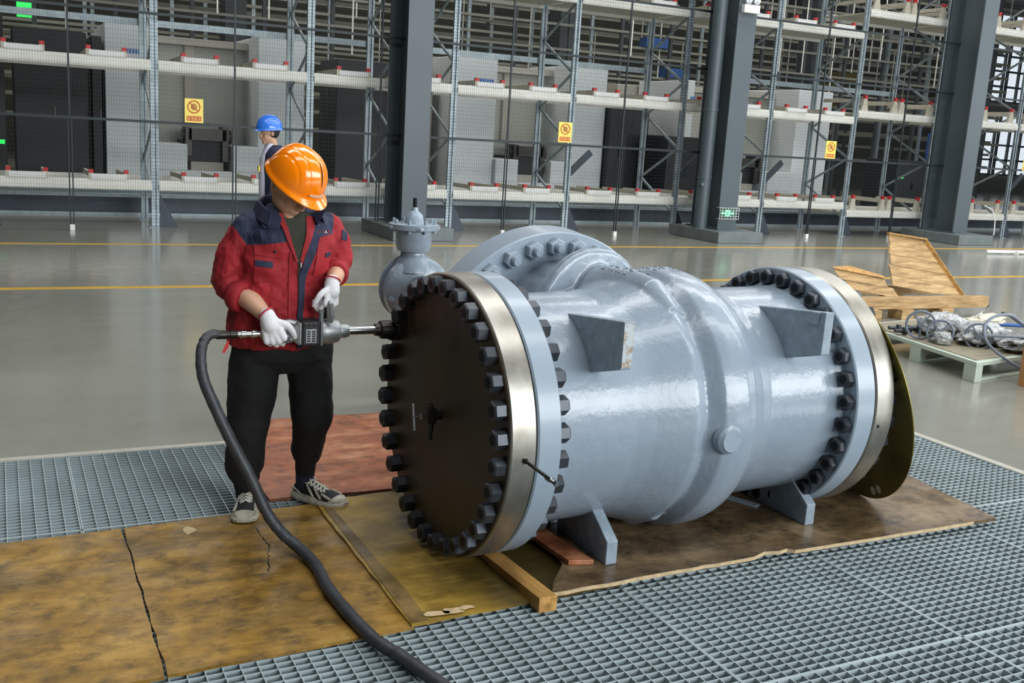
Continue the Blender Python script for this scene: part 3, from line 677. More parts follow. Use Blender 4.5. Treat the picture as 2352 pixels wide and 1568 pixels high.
# ------------------------------------------------------------------ deep rows of storage frames
def far_row(y, x0, x1, dx, zs, hb, mat, pm, lab, vt=0.0, pw=.09, H_=9.5):
    t_ = thing('storage_frame_row', ((x0 + x1) / 2, y, 0), lab, 'storage frame', 'deep rows of storage frames')
    x = x0
    while x <= x1 + .01:
        MB().box(x - pw / 2, x + pw / 2, y, y + pw, 0, H_).build('frame_post', pm, t_); x += dx
    for z in zs:
        MB().box(x0, x1, y - .03, y + .03, z - hb / 2, z + hb / 2).build('frame_beam', mat, t_)
    if vt:
        x = x0 + vt * .5
        while x < x1:
            za = random.choice(zs[:-3]); MB().box(x - .018, x + .018, y - .05, y - .03, za, za + 2.2).build('hanger', 'rack_beam', t_); x += vt * random.uniform(.6, 1.3)
    return t_
def frange(a, b, s):
    o = []
    while a < b: o.append(a); a += s
    return o
far_row(24.5, -4, 28, 1.6, frange(3.3, 9, .62), .06, 'far_beam', 'far_dark', 'row of storage frames with many pale beams, nearest behind the machines', 1.0)
far_row(27.5, -4, 32, 2.0, frange(3.2, 9.4, .42), .07, 'far_pale', 'galv', 'second row of storage frames deep in the hall', .8)
far_row(31.0, -4, 38.5, 2.6, frange(2.4, 9.4, .55), .10, 'far_beam', 'far_dark', 'third row of storage frames deep in the hall', .9)
far_row(35.5, -4, 43.5, 3.4, frange(1.4, 9.4, .6), .12, 'far_pale', 'galv', 'last row of storage frames before the far wall', 0, .12)
# big dark columns deep in the hall
for i, x in enumerate((5.0, 14.1, 23.2, 31.0)):
    tag(MB().box(x, x + .5, 26, 26.7, 0, 9.9).build('deep_column', 'far_dark'), 'dark steel column deep in the hall, %s from the left' % ['first', 'second', 'third', 'fourth'][i], 'column')
for i, (x, z, m_, c_) in enumerate(((17.8, 3.2 + .42 * 3 + .045, 'blue_strap', 'blue'), (18.6, 3.2 + .42 + .045, 'blue_strap', 'blue'), (17.2, 3.2 + .42 * 5 + .045, 'brass', 'yellow'), (24.6, 3.2 + .42 + .045, 'brass', 'yellow'), (25.6, 3.2 + .84 + .045, 'brass', 'yellow'), (24.8, 3.245, 'brass', 'yellow'))):
    tag(MB().box(x, x + .9, 27.3, 27.7, z, z + .28).build('storage_bin', m_), '%s bin on a deep storage frame, %s' % (c_, ['upper of the blue pair', 'lower of the blue pair', 'above the blue pair', 'middle of three on the right', 'highest of three on the right', 'lowest of three on the right'][i]), 'bin')
tag(MB().box(24.2, 24.6, 21.5, 21.9, 0, 2.4).build('blue_post', 'blue_strap'), 'blue painted post behind the racks left of the right column', 'post')
tag(MB().box(30.5, 30.9, 27, 27.4, 0, 3.2).build('blue_post', 'blue_strap'), 'blue painted post near the windows at the right edge', 'post')
# white hanging cable by the right column
q = MB(); q.tube([V(18.55, 15.05, .8), V(18.75, 15.0, .72), V(18.82, 14.95, .5), V(18.78, 14.9, .25), V(18.65, 14.8, .205)], .011, 6)
tag(q.build('white_cable', 'white', smooth=50), 'thin white cable looping from the right column to its plinth', 'cable')
# ================================================================== THE BIG VALVE
VO = V(1.555, 3.647, 0.600); YAW = 0.052
VA = V(cos(YAW), sin(YAW), 0.0); VB = V(-sin(YAW), cos(YAW), 0.0); VZ = V(0, 0, 1)
def vp(s, b, z): return VO + VA * s + VB * b + VZ * z       # valve coordinates: along the bore, to the back, up
gv = thing('gate_valve', (VO.x + .95, VO.y, 0.04), 'huge blue-grey gate valve lying on its side with bolted end flanges', 'valve')
BR = .478
# casting: barrel + oval body + neck, merged into one skin
q = MB()
prof = [(.205, .40), (.206, BR + .02), (.24, BR + .008), (.30, BR), (.62, BR), (.70, .490), (.80, .520), (.865, .538), (.90, .530), (.925, .516), (.95, .538), (.985, .568), (1.03, .576), (1.10, .574), (1.15, .560), (1.20, .525), (1.25, .492), (1.31, BR), (1.66, BR), (1.70, BR + .008), (1.728, BR + .02), (1.73, .40)]
q.lathe(VO, VA, prof, 96)
def stadium(s0, b, w_, h, n=40, ex=2.6):
    out = []
    for k in range(n):
        a = 2 * pi * k / n; ca, sa = cos(a), sin(a)
        x = abs(ca) ** (2 / ex) * (1 if ca > 0 else -1) * w_; z = abs(sa) ** (2 / ex) * (1 if sa > 0 else -1) * h
        out.append(vp(s0 + x, b, z if z > 0 else z * min(1, .535 / h)))
    return out
SC0 = .868
secs = [(-.30, .10, .46), (-.15, .14, .555), (0, .17, .570), (.12, .185, .570), (.20, .190, .562), (.240, .195, .552), (.246, .340, .622), (.262, .350, .632), (.300, .350, .632), (.312, .342, .624), (.318, .31, .575), (.42, .33, .55), (.50, .38, .55), (.58, .46, .56), (.60, .46, .56)]
q.loft([stadium(SC0 + (0.02 if b < .2 else 0), b, w_, h, ex=2.25) for (b, w_, h) in secs])
body = q.build('body', 'paint', gv, remesh=.008, sm=4)
# flanges
def ringlathe(name, s0, s1, r, mat, rin=.2, bev=.006, seg=128):
    q = MB(); q.lathe(VO, VA, [(s0, rin), (s0, r - bev), (s0 + bev, r), (s1 - bev, r), (s1, r - bev), (s1, rin)], seg)
    return q.build(name, mat, gv, smooth=25)
R_F = .568
f1 = ringlathe('end_flange', .112, .212, R_F, 'paint_plain')
f2 = ringlathe('end_flange', 1.722, 1.835, R_F, 'paint_plain')
q = MB(); q.lathe(VO, VA, [(.106, .2), (.106, R_F - .012), (.1125, R_F - .012), (.1125, .2)], 128); q.build('gasket', 'black', gv, smooth=25)
q = MB(); q.lathe(VO, VA, [(1.834, .2), (1.834, R_F - .012), (1.842, R_F - .012), (1.842, .2)], 128); q.build('gasket', 'black', gv, smooth=25)
b1 = ringlathe('blind_flange', 0.0, .107, R_F, 'steel'); b1['label'] = 'bright turned steel blind flange rim'
q = MB(); q.lathe(VO, VA, [(-.004, .001), (-.004, R_F - .010), (.001, R_F - .005), (.001, .001)], 128); fb = q.build('blind_face', 'brown_steel', b1, smooth=25); fb['label'] = 'dark oiled brown face of the blind flange'
b2 = ringlathe('blind_flange', 1.841, 1.955, R_F, 'steel')
q = MB(); o_ = VO + VA * 1.90 + (V(-.0, -1, 0) * cos(radians(6)) - VZ * sin(radians(6))) * (R_F - .012); q.cyl(o_, o_ + V(0, -1, -.1).normalized() * .014, .008, seg=12); q.build('tapped_hole', 'stud', b2)
# weld and mould detail
q = MB(); q.lathe(vp(1.005, -.545, -.035), -VB, [(0, .062), (.03, .060), (.042, .048), (.046, .046), (.046, .001)], 36); q.build('boss', 'paint', gv, smooth=35)
# flange bolts
NB = 32; RB = .520
bolts = MB()
def bolt_mesh(s0, s1, h, af, inset=True):
    q = MB(); q.hexn(V(0, 0, 0), (-1, 0, 0), h, af, 0, .006); q.hexn(V(s1 - s0, 0, 0), (1, 0, 0), h, af, 0, .006); q.cyl((0.002, 0, 0), (s1 - s0 - .002, 0, 0), .02, seg=12)
    return q
base = bolt_mesh(0, .216, .048, .066).build('flange_bolt', 'nut', gv, smooth=20)
base.matrix_parent_inverse = Matrix.Identity(4)
endm = MB(); endm.cyl((-.0495, 0, 0), (-.046, 0, 0), .019, seg=16)
baseend = endm.build('stud_end', 'stud', None); baseend.parent = base
inv = Matrix.Translation(-V(gv.location))
def place_bolt(o, s, ang, rb, roll):
    p = VO + VA * s + (VB * cos(ang) + VZ * sin(ang)) * rb
    o.matrix_basis = Matrix.Translation(p) @ Matrix.Rotation(YAW, 4, 'Z') @ Matrix.Rotation(roll, 4, 'X'); o.matrix_parent_inverse = inv
first = True
for side, s in (('near', -.003), ('far', 1.722 + .012)):
    for k in range(NB):
        if first: o = base; first = False
        else:
            o = base.copy(); COL.objects.link(o); o.parent = gv; e_ = baseend.copy(); COL.objects.link(e_); e_.parent = o
        ang = 2 * pi * (k + .5) / NB
        place_bolt(o, s, ang, RB, random.uniform(0, 1.0) if side == 'far' else ang + pi / 6 + random.uniform(-.15, .15))
# needle valve on the blind flange
nv = MB(); c0 = vp(-.004, -.03, .0)
nv.cyl(vp(-.03, .0, .0), vp(.0, .0, .0), .020, seg=6); nv.obox(vp(-.048, -.0, .0), VA * .018, VB * .016, VZ * .03)
nv.cyl(vp(-.048, 0, -.03), vp(-.048, 0, -.065), .013, seg=6); nv.cyl(vp(-.048, 0, .03), vp(-.048, 0, .048), .009, seg=10)
nvo = nv.build('needle_valve', 'dark_metal', gv, smooth=30)
q = MB(); q.hexn(vp(-.066, 0, 0), -VA, .026, .026); q.cyl(vp(-.09, 0, 0), vp(-.125, 0, 0), .0055, seg=10); q.build('bonnet_nut', 'chrome', nvo, smooth=30)
q = MB(); q.cyl(vp(-.122, -.012, -.052), vp(-.122, .012, .052), .005, seg=10); q.build('tee_handle', 'cast_alu', nvo, smooth=30)
q = MB(); q.cyl(vp(-.048, 0, -.065), vp(-.048, 0, -.10), .010, seg=12); q.build('outlet', 'dark_metal', nvo, smooth=30)
# grease fitting rod sticking out of the rim
ra = radians(-3); dirr = (-VB * cos(ra) + VZ * sin(ra)); p0 = VO + VA * .058 + (-VB * cos(radians(-2)) + VZ * sin(radians(-2))) * (R_F - .004)
dirr = (dirr + VA * .12 - VZ * .10).normalized()
q = MB(); q.cyl(p0 - dirr * .01, p0 + dirr * .155, .0065, seg=10); q.cyl(p0 - dirr * .002, p0 + dirr * .012, .011, seg=6); fr = q.build('drain_rod', 'dark_metal', gv, smooth=30)
q = MB(); q.cyl(p0 + dirr * .135, p0 + dirr * .16, .0115, seg=6); q.cyl(p0 + dirr * .16, p0 + dirr * .185, .009, seg=10); q.cyl(p0 + dirr * .185, p0 + dirr * .195, .011, seg=6); q.build('fitting_nut', 'chrome', fr, smooth=30)

# legs and lugs: thick plates across the bore
def plate(name, pts, x0, x1, lab=None):
    q = MB(); q.prism([V(x0, y, z) for y, z in pts], (x1 - x0, 0, 0)); o = q.build(name, 'paint_chip', gv, bevel=.004)
    return o
for (x, dy) in ((2.128, 0.0), (3.245, 0.085)):
    z0 = .041
    plate('support_leg', [(3.25 + dy, z0), (3.25 + dy, .140), (3.43 + dy * .9, .262), (3.55 + dy, .22), (3.66 + dy, .20), (3.66 + dy, z0)], x, x + .052)
    plate('support_leg', [(3.72 + dy, z0), (3.72 + dy, .2), (3.9 + dy, .262), (4.10 + dy, .14), (4.10 + dy, z0)], x, x + .052)
q = MB(); q.tube([V(2.15, 3.435, .268), V(2.15, 3.45, .275), V(2.16, 3.47, .29)], .016, 8); q.build('weld_bead', 'paint', gv, smooth=50)
for (x, dy, yo) in ((1.995, 0.0, 3.055), (2.995, .055, 3.105)):
    lg = plate('side_lug', [(yo, .900), (yo - .002, 1.078), (3.50 + dy, 1.030), (3.56 + dy, .95), (3.36 + dy, .80), (3.285 + dy, .835)], x, x + .046)
    plate('side_lug', [(4.30 + dy, .900), (4.30 + dy, 1.07), (3.86 + dy, 1.03), (3.80 + dy, .95), (4.0 + dy, .8)], x, x + .046)
q = MB(); q.obox((2.992, 3.165, 1.045), (.004, 0, 0), (0, .028, 0), (0, -.003, .026)); q.build('weld_pad', 'paint_chip', gv, bevel=.003)
rt = MB(); rt.obox((2.018, 3.0525, .99), (.021, 0, 0), (0, .0012, 0), (0, 0, .082))
t = NT('rust_chipped_paint'); n = t.noise(26, 5, 0.7); t.set(**{'Base Color': t.ramp(n, [(0.46, lin((176, 184, 188))), (0.56, lin((150, 132, 112)))]), 'Roughness': 0.7}); M['rustchip'] = t.m
rt.build('bare_edge', 'rustchip', gv)
# bonnet flange, tilted a little up
BA = (VB * cos(.10) + VZ * sin(.10)).normalized(); BC = V(2.335, 4.246, .655) + V(0, 0, 0)
BR_ = .626
q = MB(); q.lathe(BC, BA, [(0, .2), (0, BR_ - .006), (.006, BR_), (.158, BR_), (.164, BR_ - .006), (.164, .2)], 128); q.build('bonnet_flange', 'paint_plain', gv, smooth=25)
d_, u_, v_ = frame_of(BA)
q = MB(); q.hexn(V(0, 0, 0), (0, 0, 1), .040, .074, 0, .004); q.cyl((0, 0, .03), (0, 0, .066), .0215, seg=20); q.cyl((0, 0, .066), (0, 0, .071), .0190, seg=20)
bb = q.build('bonnet_bolt', 'paint_plain', gv, smooth=25)
NBB = 30; firstb = True
for k in range(NBB):
    a = 2 * pi * (k + .3) / NBB
    if firstb: o = bb; firstb = False
    else: o = bb.copy(); COL.objects.link(o); o.parent = gv
    e = VA * cos(a) + (BA.cross(VA)) * sin(a); p = BC + e * .560 - BA * .0
    zax = -BA; xax = e; yax = zax.cross(xax)
    rr = Matrix.Rotation(random.uniform(0, 1), 4, 'Z')
    o.matrix_basis = Matrix(((xax.x, yax.x, zax.x, p.x), (xax.y, yax.y, zax.y, p.y), (xax.z, yax.z, zax.z, p.z), (0, 0, 0, 1))) @ rr; o.matrix_parent_inverse = inv
# bonnet and yoke behind the flange
q = MB(); q.lathe(BC, BA, [(.16, .2), (.16, .45), (.24, .40), (.34, .24), (.42, .13), (.9, .10), (1.05, .10), (1.3, .10), (1.3, .03)], 40); q.build('yoke', 'paint', gv, smooth=40)
# bevel gear operator at the end of the yoke
GC = V(2.262, 5.80, .748)
go = MB(); GA = BA
go.lathe(GC, -GA, [(-.22, .04), (-.22, .10), (-.14, .13), (-.12, .195), (-.075, .212), (-.07, .182), (-.02, .185), (-.015, .208), (.03, .206), (.05, .185), (.07, .10), (.10, .09), (.10, .01)], 40)
gop = go.build('gear_operator', 'paint', gv, smooth=38)
for k in range(8):
    a = 2 * pi * k / 8 + .25; e = VA * cos(a) + VZ * sin(a)
    q = MB(); p = GC + e * .182 - GA * .028; q.cyl(p + GA * .02, p - GA * .026, .017, seg=14); q.cyl(p - GA * .026, p - GA * .028, .009, seg=6); q.build('cap_screw', 'paint_plain', gop, smooth=30)
sx, sy = 2.235, 5.80
q = MB(); q.lathe((sx, sy, .90), (0, 0, 1), [(-.04, .115), (.02, .10), (.05, .078), (.075, .074), (.085, .098), (.10, .102), (.11, .107), (.205, .110), (.215, .150), (.245, .153), (.25, .14), (.25, .06), (.30, .05), (.325, .022), (.345, .02), (.345, .005)], 32)
sh = q.build('input_gearcase', 'paint', gop, smooth=38)
q = MB(); q.prism([V(sx - .165, sy - .02, 1.115), V(sx - .02, sy - .17, 1.115), V(sx + .16, sy - .03, 1.115), V(sx + .02, sy + .15, 1.115)], (0, 0, .022)); q.build('mounting_plate', 'paint_plain', sh, bevel=.006)
for k in range(8):
    a = 2 * pi * k / 8 + .2; q = MB(); px_, py_ = sx + cos(a) * .125, sy + sin(a) * .125; q.cyl((px_, py_, 1.095), (px_, py_, 1.175), .011, seg=8); q.build('stud', 'paint_plain', sh, smooth=30)
q = MB(); q.cyl((sx, sy, 1.24), (sx, sy, 1.30), .012, seg=10); q.build('input_shaft', 'stud', sh, smooth=30)
# little triangular lug near the gearbox
q = MB(); q.prism([V(2.20, 5.15, .865), V(2.33, 5.12, .845), V(2.30, 5.2, .895), V(2.24, 5.22, .905)], (0, .02, -.03)); q.build('lifting_lug', 'paint_plain', gv)
# olive cover disc leaning behind the far flange
DA = V(cos(-.20) * cos(.25), sin(-.20) * cos(.25), sin(.25)); DR = .550; DC = V(3.70, 3.655, .572)
dk = thing('flange_cover', (DC.x, DC.y, .04), 'thin olive-yellow round steel cover leaning behind the far flange', 'cover')
q = MB(); q.lathe(DC, DA, [(0, .02), (0, DR - .002), (.002, DR), (.005, DR), (.007, DR - .002), (.007, .02)], 96); q.build('disc', 'olive', dk, smooth=25)
dd, du, dv = frame_of(DA)
for hx in ((3.82, 3.452, .118), (3.83, 3.40, .150)):
    p = V(*hx); p = p - DA * DA.dot(p - DC)
    q = MB(); q.lathe(p - DA * .0012, DA, [(0, .019), (.0012, .021), (.001, .0001), (0, .0001)], 20); q.build('bolt_hole', 'lace', dk, smooth=30)

# raised cast lettering on top of the body (illegible in the photo): rows of short raised strokes
dg = bpy.context.evaluated_depsgraph_get(); dg.update()
ev = body.evaluated_get(dg); ivm = ev.matrix_world.inverted()
def drop(x, y, z=2.0, d=(0, 0, -1)):
    ok, loc, nor, _ = ev.ray_cast(ivm @ V(x, y, z), ivm.to_3x3() @ V(*d))
    return (ev.matrix_world @ loc, (ev.matrix_world.to_3x3() @ nor).normalized()) if ok else (None, None)
q = MB()
for row in range(4):
    for k in range(9):
        s = .84 + k * .042; b = .155 - row * .052
        if row == 0 and k > 6: continue
        p = vp(s, b, 1.0)
        loc, nor = drop(p.x, p.y)
        if loc is None: continue
        t1 = (VA - nor * VA.dot(nor)).normalized(); t2 = nor.cross(t1)
        c_ = loc
        typ = random.randint(0, 4)
        for (du_, dv_, lu, lv_) in {0: ((-.010, 0, .002, .014), (0, .012, .010, .002), (0, -.012, .010, .002)), 1: ((0, 0, .002, .014), (-.006, 0, .008, .002)), 2: ((-.010, 0, .002, .014), (.010, 0, .002, .014), (0, 0, .010, .002)), 3: ((0, .012, .011, .002), (0, 0, .002, .012)), 4: ((-.009, 0, .002, .014), (.004, .012, .010, .002), (.004, 0, .008, .002), (.004, -.012, .010, .002))}[typ]:
            q.obox(c_ + t1 * du_ + t2 * dv_ + nor * .001, t1 * (lu + .001), t2 * (lv_ + .0005), nor * .0022)
q.build('cast_lettering', 'paint', gv, bevel=.0012, kind='stuff')

# ================================================================== IMPACT WRENCH
TY, TZ = 4.088, .862
iw = thing('impact_wrench', (1.1, TY, TZ), 'grey and black pneumatic impact wrench held on a flange bolt', 'tool')
def tx(*prof): 
    q = MB(); q.lathe((0, TY, TZ), (1, 0, 0), list(prof), 28); return q
tx((1.172, .02), (1.172, .050), (1.18, .053), (1.20, .053), (1.235, .050), (1.252, .046), (1.256, .040), (1.258, .030), (1.285, .030), (1.290, .027), (1.298, .026), (1.298, .012)).build('hammer_case', 'cast_alu', iw, smooth=35)
q = MB(); q.box(1.165, 1.176, TY - .052, TY + .052, TZ - .052, TZ + .052); q.build('front_plate', 'cast_alu', iw, bevel=.006)
q = MB(); q.box(1.085, 1.167, TY - .052, TY + .052, TZ - .054, TZ + .053); mh = q.build('motor_housing', 'rubber', iw, bevel=.012)
for k in range(4):
    q = MB(); q.box(1.094 + k * .019, 1.104 + k * .019, TY - .054, TY - .050, TZ + .032, TZ + .045); q.build('grip_rib', 'black', mh, bevel=.001)
q = MB(); q.box(1.103, 1.147, TY - .0545, TY - .052, TZ - .036, TZ + .022); lp = q.build('label_plate', 'cast_alu', mh, bevel=.001)
q = MB()
for k in range(5): q.box(1.108, 1.122, TY - .0555, TY - .0545, TZ - .030 + k * .010, TZ - .024 + k * .010)
for k in range(5): q.box(1.128, 1.142, TY - .0555, TY - .0545, TZ - .031 + k * .010, TZ - .024 + k * .010)
q.build('label_print', 'black', lp)
tx((1.298, .008), (1.298, .0185), (1.425, .0185), (1.425, .008)).build('anvil_shaft', 'chrome', iw, smooth=35)
tx((1.415, .012), (1.415, .026), (1.434, .028), (1.438, .037), (1.448, .040), (1.500, .040), (1.5005, .036), (1.5005, .01)).build('socket', 'dark_metal', iw, smooth=35)
# rear frame: forked D handle
q = MB(); q.loft([[V(x, TY + dy_ * r1, TZ + .0 + dz_ * r2) for dy_, dz_ in ((-1, -1), (1, -1), (1, 1), (-1, 1))] for x, r1, r2 in ((1.03, .020, .016), (1.05, .024, .024), (1.075, .040, .046), (1.088, .046, .049))]); q.build('rear_casting', 'cast_alu', iw, bevel=.006)
q = MB(); q.tube([V(1.075, TY, TZ + .035), V(1.05, TY, TZ + .045), V(1.01, TY, TZ + .043), V(.965, TY, TZ + .030), V(.945, TY, TZ + .008)], [.014, .012, .012, .014, .015], 12); q.tube([V(1.06, TY - .01, TZ - .022), V(1.02, TY - .012, TZ - .032), V(.985, TY - .012, TZ - .035), V(.95, TY, TZ - .018), V(.935, TY, TZ)], [.016, .014, .016, .016, .016], 12); q.build('d_handle', 'cast_alu', iw, smooth=45)
q = MB(); q.cyl((1.022, TY - .028, TZ - .020), (1.022, TY - .070, TZ - .016), .012, .014, 16); q.build('throttle_button', 'black', iw, smooth=35)
tx((.838, .008), (.838, .014), (.850, .014), (.852, .017), (.872, .017), (.874, .013), (.893, .013), (.895, .018), (.913, .018), (.915, .014), (.94, .014), (.94, .008)).build('air_coupling', 'chrome', iw, smooth=30)
tx((.755, .008), (.755, .018), (.795, .0175), (.797, .013), (.806, .013), (.808, .016), (.838, .016), (.838, .008)).build('hose_ferrule', 'dark_metal', iw, smooth=30)
q = MB(); q.cyl((1.178, TY - .01, TZ + .045), (1.178, TY - .015, TZ + .095), .013, seg=14); q.cyl((1.178, TY - .014, TZ + .088), (1.178, TY - .016, TZ + .10), .018, seg=8); q.build('side_handle_clamp', 'cast_alu', iw, smooth=30)
q = MB(); q.tube([V(1.205, TY - .045, TZ + .045), V(1.207, TY - .048, TZ + .075), V(1.202, TY - .046, TZ + .125), V(1.198, TY - .040, TZ + .135)], [.014, .019, .0165, .010], 4); q.build('side_handle', 'cast_alu', iw, bevel=.004)
q = MB(); q.cyl((1.198, TY - .02, TZ + .06), (1.19, TY - .018, TZ + .19), .013, seg=14); q.build('handle_bar', 'dark_metal', iw, smooth=30)
q = MB(); q.prism([V(.800, TY - .02, .845), V(.792, TY - .02, .835), V(.775, TY - .02, .795), V(.782, TY - .02, .79), V(.80, TY - .02, .815)], (0, .003, 0)); q.build('ribbon_tag', 'sweat_label', iw)
# hose
hp = [V(.765, 4.088, .864), V(.735, 4.082, .866), V(.705, 4.065, .845), V(.686, 4.03, .795), V(.690, 4.0, .708), V(.729, 3.97, .599), V(.783, 3.94, .471), V(.852, 3.90, .324), V(.908, 3.86, .187), V(.962, 3.83, .105), V(1.022, 3.77, .050), V(1.045, 3.62, .040), V(1.035, 3.38, .038), V(1.066, 3.04, .032), V(1.125, 2.86, .026), V(1.178, 2.67, .026), V(1.25, 2.40, .026), V(1.33, 2.1, .026), V(1.36, 1.6, .026)]
P = []
for i in range(len(hp) - 1):
    p0, p1, p2, p3 = hp[max(i - 1, 0)], hp[i], hp[i + 1], hp[min(i + 2, len(hp) - 1)]
    for k in range(12):
        t_ = k / 12; P.append(.5 * ((2 * p1) + (p2 - p0) * t_ + (2 * p0 - 5 * p1 + 4 * p2 - p3) * t_ * t_ + (3 * p1 - p0 - 3 * p2 + p3) * t_ ** 3))
rr = [.0175 + .0055 * min(1, i / 60) + .0016 * sin(i * 1.1) * (noise.noise(V(i * .13, 0, 0)) + .4) + .0012 * noise.noise(V(i * .4, 3, 0)) for i in range(len(P))]
q = MB(); q.tube(P, rr, 14); tag(q.build('air_hose', 'hose', smooth=60), 'thick taped black air hose running from the wrench across the yellow sheets', 'hose')

# ================================================================== THINGS ON THE RIGHT
# pale green pallet
pal = thing('pallet', (7.6, 6.1, 0), 'pale green steel pallet loaded with wrapped small valves', 'pallet')
A0, A1 = V(7.07, 6.60, 0), V(6.84, 5.40, 0)          # front edge, left to right in the photo
ux = (A1 - A0).normalized(); wy = V(1.0, .16, 0).normalized(); L_ = (A1 - A0).length
def pp(a, b, z): return A0 + ux * a + wy * b + V(0, 0, z)
q = MB(); q.prism([pp(-.35, 0, .13), pp(L_, 0, .13), pp(L_, 1.25, .13), pp(-.35, 1.25, .13)], (0, 0, .035)); q.build('deck_frame', 'pallet_green', pal, bevel=.004)
q = MB(); q.prism([pp(-.3, .05, .165), pp(L_ - .05, .05, .165), pp(L_ - .05, 1.2, .165), pp(-.3, 1.2, .165)], (0, 0, .006)); q.build('deck_sheet', 'pallet_deck', pal)
for a in (-.30, .40, L_ - .14):
    q = MB(); q.prism([pp(a, 0, 0), pp(a + .14, 0, 0), pp(a + .14, .10, 0), pp(a, .10, 0)], (0, 0, .13)); q.prism([pp(a, 1.15, 0), pp(a + .14, 1.15, 0), pp(a + .14, 1.25, 0), pp(a, 1.25, 0)], (0, 0, .13)); q.prism([pp(a + .02, .1, 0), pp(a + .12, .1, 0), pp(a + .12, 1.15, 0), pp(a + .02, 1.15, 0)], (0, 0, .02)); q.build('pallet_foot', 'pallet_green', pal, bevel=.003)
def crumple(c, r, seed, lab, mat='wrap', cat='wrapped valve', nm='wrapped_valve', amp=.35):
    q = MB(); seg, rg = 36, 22; rings = []
    for i in range(1, rg):
        th = pi * i / rg - pi / 2; ring = []
        for k in range(seg):
            a = 2 * pi * k / seg; d = V(cos(th) * cos(a), cos(th) * sin(a), sin(th))
            n = noise.noise(d * 2.3 + V(seed, 0, 0)) * amp + abs(noise.noise(d * 6 + V(0, seed, 0))) * amp * .5
            z = d.z * r[2] * (1 + n); ring.append(V(c[0] + d.x * r[0] * (1 + n), c[1] + d.y * r[1] * (1 + n), max(c[2] + z, .172)))
        rings.append(ring)
    q.loft(rings); o = q.build(nm, mat, smooth=50); tag(o, lab, cat); return o
crumple((7.50, 6.32, .26), (.22, .20, .11), 3, 'plastic-wrapped valve at the back left of the pallet, behind the two handwheels')
crumple((7.55, 5.95, .25), (.26, .16, .10), 5, 'plastic-wrapped valve in the middle of the pallet')
crumple((7.75, 5.62, .235), (.30, .15, .085), 8, 'plastic-wrapped valve at the front right of the pallet')
crumple((7.95, 6.25, .31), (.20, .10, .05), 11, 'cream rag lying over the wrapped valves', 'rag', 'rag', 'rag', .6)
crumple((7.15, 6.02, .22), (.07, .08, .06), 14, 'small plastic-wrapped stub between the two front handwheels')
q = MB(); q.tube([V(7.9, 6.1, .30), V(8.1, 5.95, .31), V(8.4, 5.8, .26)], .012, 8); q.tube([V(7.95, 6.2, .30), V(8.2, 6.05, .30), V(8.45, 5.9, .25)], .02, 8, flat=.3)
tag(q.build('blue_lifting_strap', 'blue_strap', smooth=50), 'blue strap lying behind the wrapped valves on the pallet', 'strap')
q = MB(); q.tube([V(7.80, 6.25, .34), V(7.88, 6.22, .42), V(7.90, 6.2, .46)], .008, 8)
tag(q.build('steel_pin', 'chrome', smooth=50), 'bright steel pin sticking up out of the rag on the pallet', 'pin')
def handwheel(c, r, ax, lab):
    t_ = thing('handwheel', c, lab, 'handwheel', None); d, u, v = frame_of(ax); c = V(c)
    q = MB(); q.torus(c, ax, r, .011, 32, 8); q.build('rim', 'wheel', t_, smooth=60)
    q = MB(); q.cyl(c - d * .02, c + d * .02, .024, seg=14); q.build('hub', 'wheel', t_, smooth=30)
    for k in range(5):
        a = 2 * pi * k / 5 + .3; e = u * cos(a) + v * sin(a); q = MB(); q.bar(c + e * .02, c + e * (r - .005), .016, .012); q.build('spoke', 'wheel', t_)
    q = MB(); q.cyl(c, c + d * .10, .010, seg=10); q.build('stem', 'dark_metal', t_, smooth=30)
wax = V(.75, .66, -.05)
handwheel((7.10, 6.22, .30), .118, wax, 'grey five-spoke handwheel at the left, farther of the pair on the pallet')
handwheel((7.16, 6.06, .262), .105, wax, 'grey five-spoke handwheel nearest to the pallet edge, in front of the other')
handwheel((7.37, 5.84, .265), .108, wax, 'grey five-spoke handwheel half hidden by plastic wrap, right of the pair')
for k, (x, y) in enumerate(((7.18, 6.55), (7.26, 6.50), (7.34, 6.46), (7.12, 6.42))):
    t_ = thing('black_bolt', (x, y, .171), 'loose black bolt on the left end of the pallet, ' + ['leftmost', 'second from the left', 'rightmost', 'nearest the edge'][k], 'bolt')
    q = MB(); q.hexn(V(x, y, .205), (.9, -.3, 0), .03, .06); q.cyl((x + .02, y, .205), (x - .07, y + .03, .205), .017, seg=10); q.build('bolt_body', 'nut', t_, smooth=30)
q = MB(); q.cyl((7.40, 6.52, .171), (7.41, 6.52, .30), .007, seg=8); q.cyl((7.40, 6.52, .171), (7.40, 6.52, .19), .03, seg=10)
tag(q.build('upright_stud', 'nut', smooth=30), 'thin upright black stud at the back left of the pallet', 'stud')
# grey hose loop over the pallet
lp = []
for k in range(26):
    a = -2.2 + k * 4.1 / 25; lp.append(V(7.40 + .0 + .22 * sin(a) * .9, 5.60 - .12 * sin(a) - .0, .30 + .20 * cos(a)))
pts = [V(7.63, 5.10, .03), V(7.40, 5.22, .05), V(7.22, 5.42, .16), V(7.13, 5.56, .28), V(7.14, 5.62, .40), V(7.24, 5.63, .475), V(7.38, 5.62, .495), V(7.52, 5.66, .47), V(7.70, 5.70, .40), V(7.95, 5.72, .31)]
P = []
for i in range(len(pts) - 1):
    p0, p1, p2, p3 = pts[max(i - 1, 0)], pts[i], pts[i + 1], pts[min(i + 2, len(pts) - 1)]
    for k in range(8): t_ = k / 8; P.append(.5 * ((2 * p1) + (p2 - p0) * t_ + (2 * p0 - 5 * p1 + 4 * p2 - p3) * t_ * t_ + (3 * p1 - p0 - 3 * p2 + p3) * t_ ** 3))
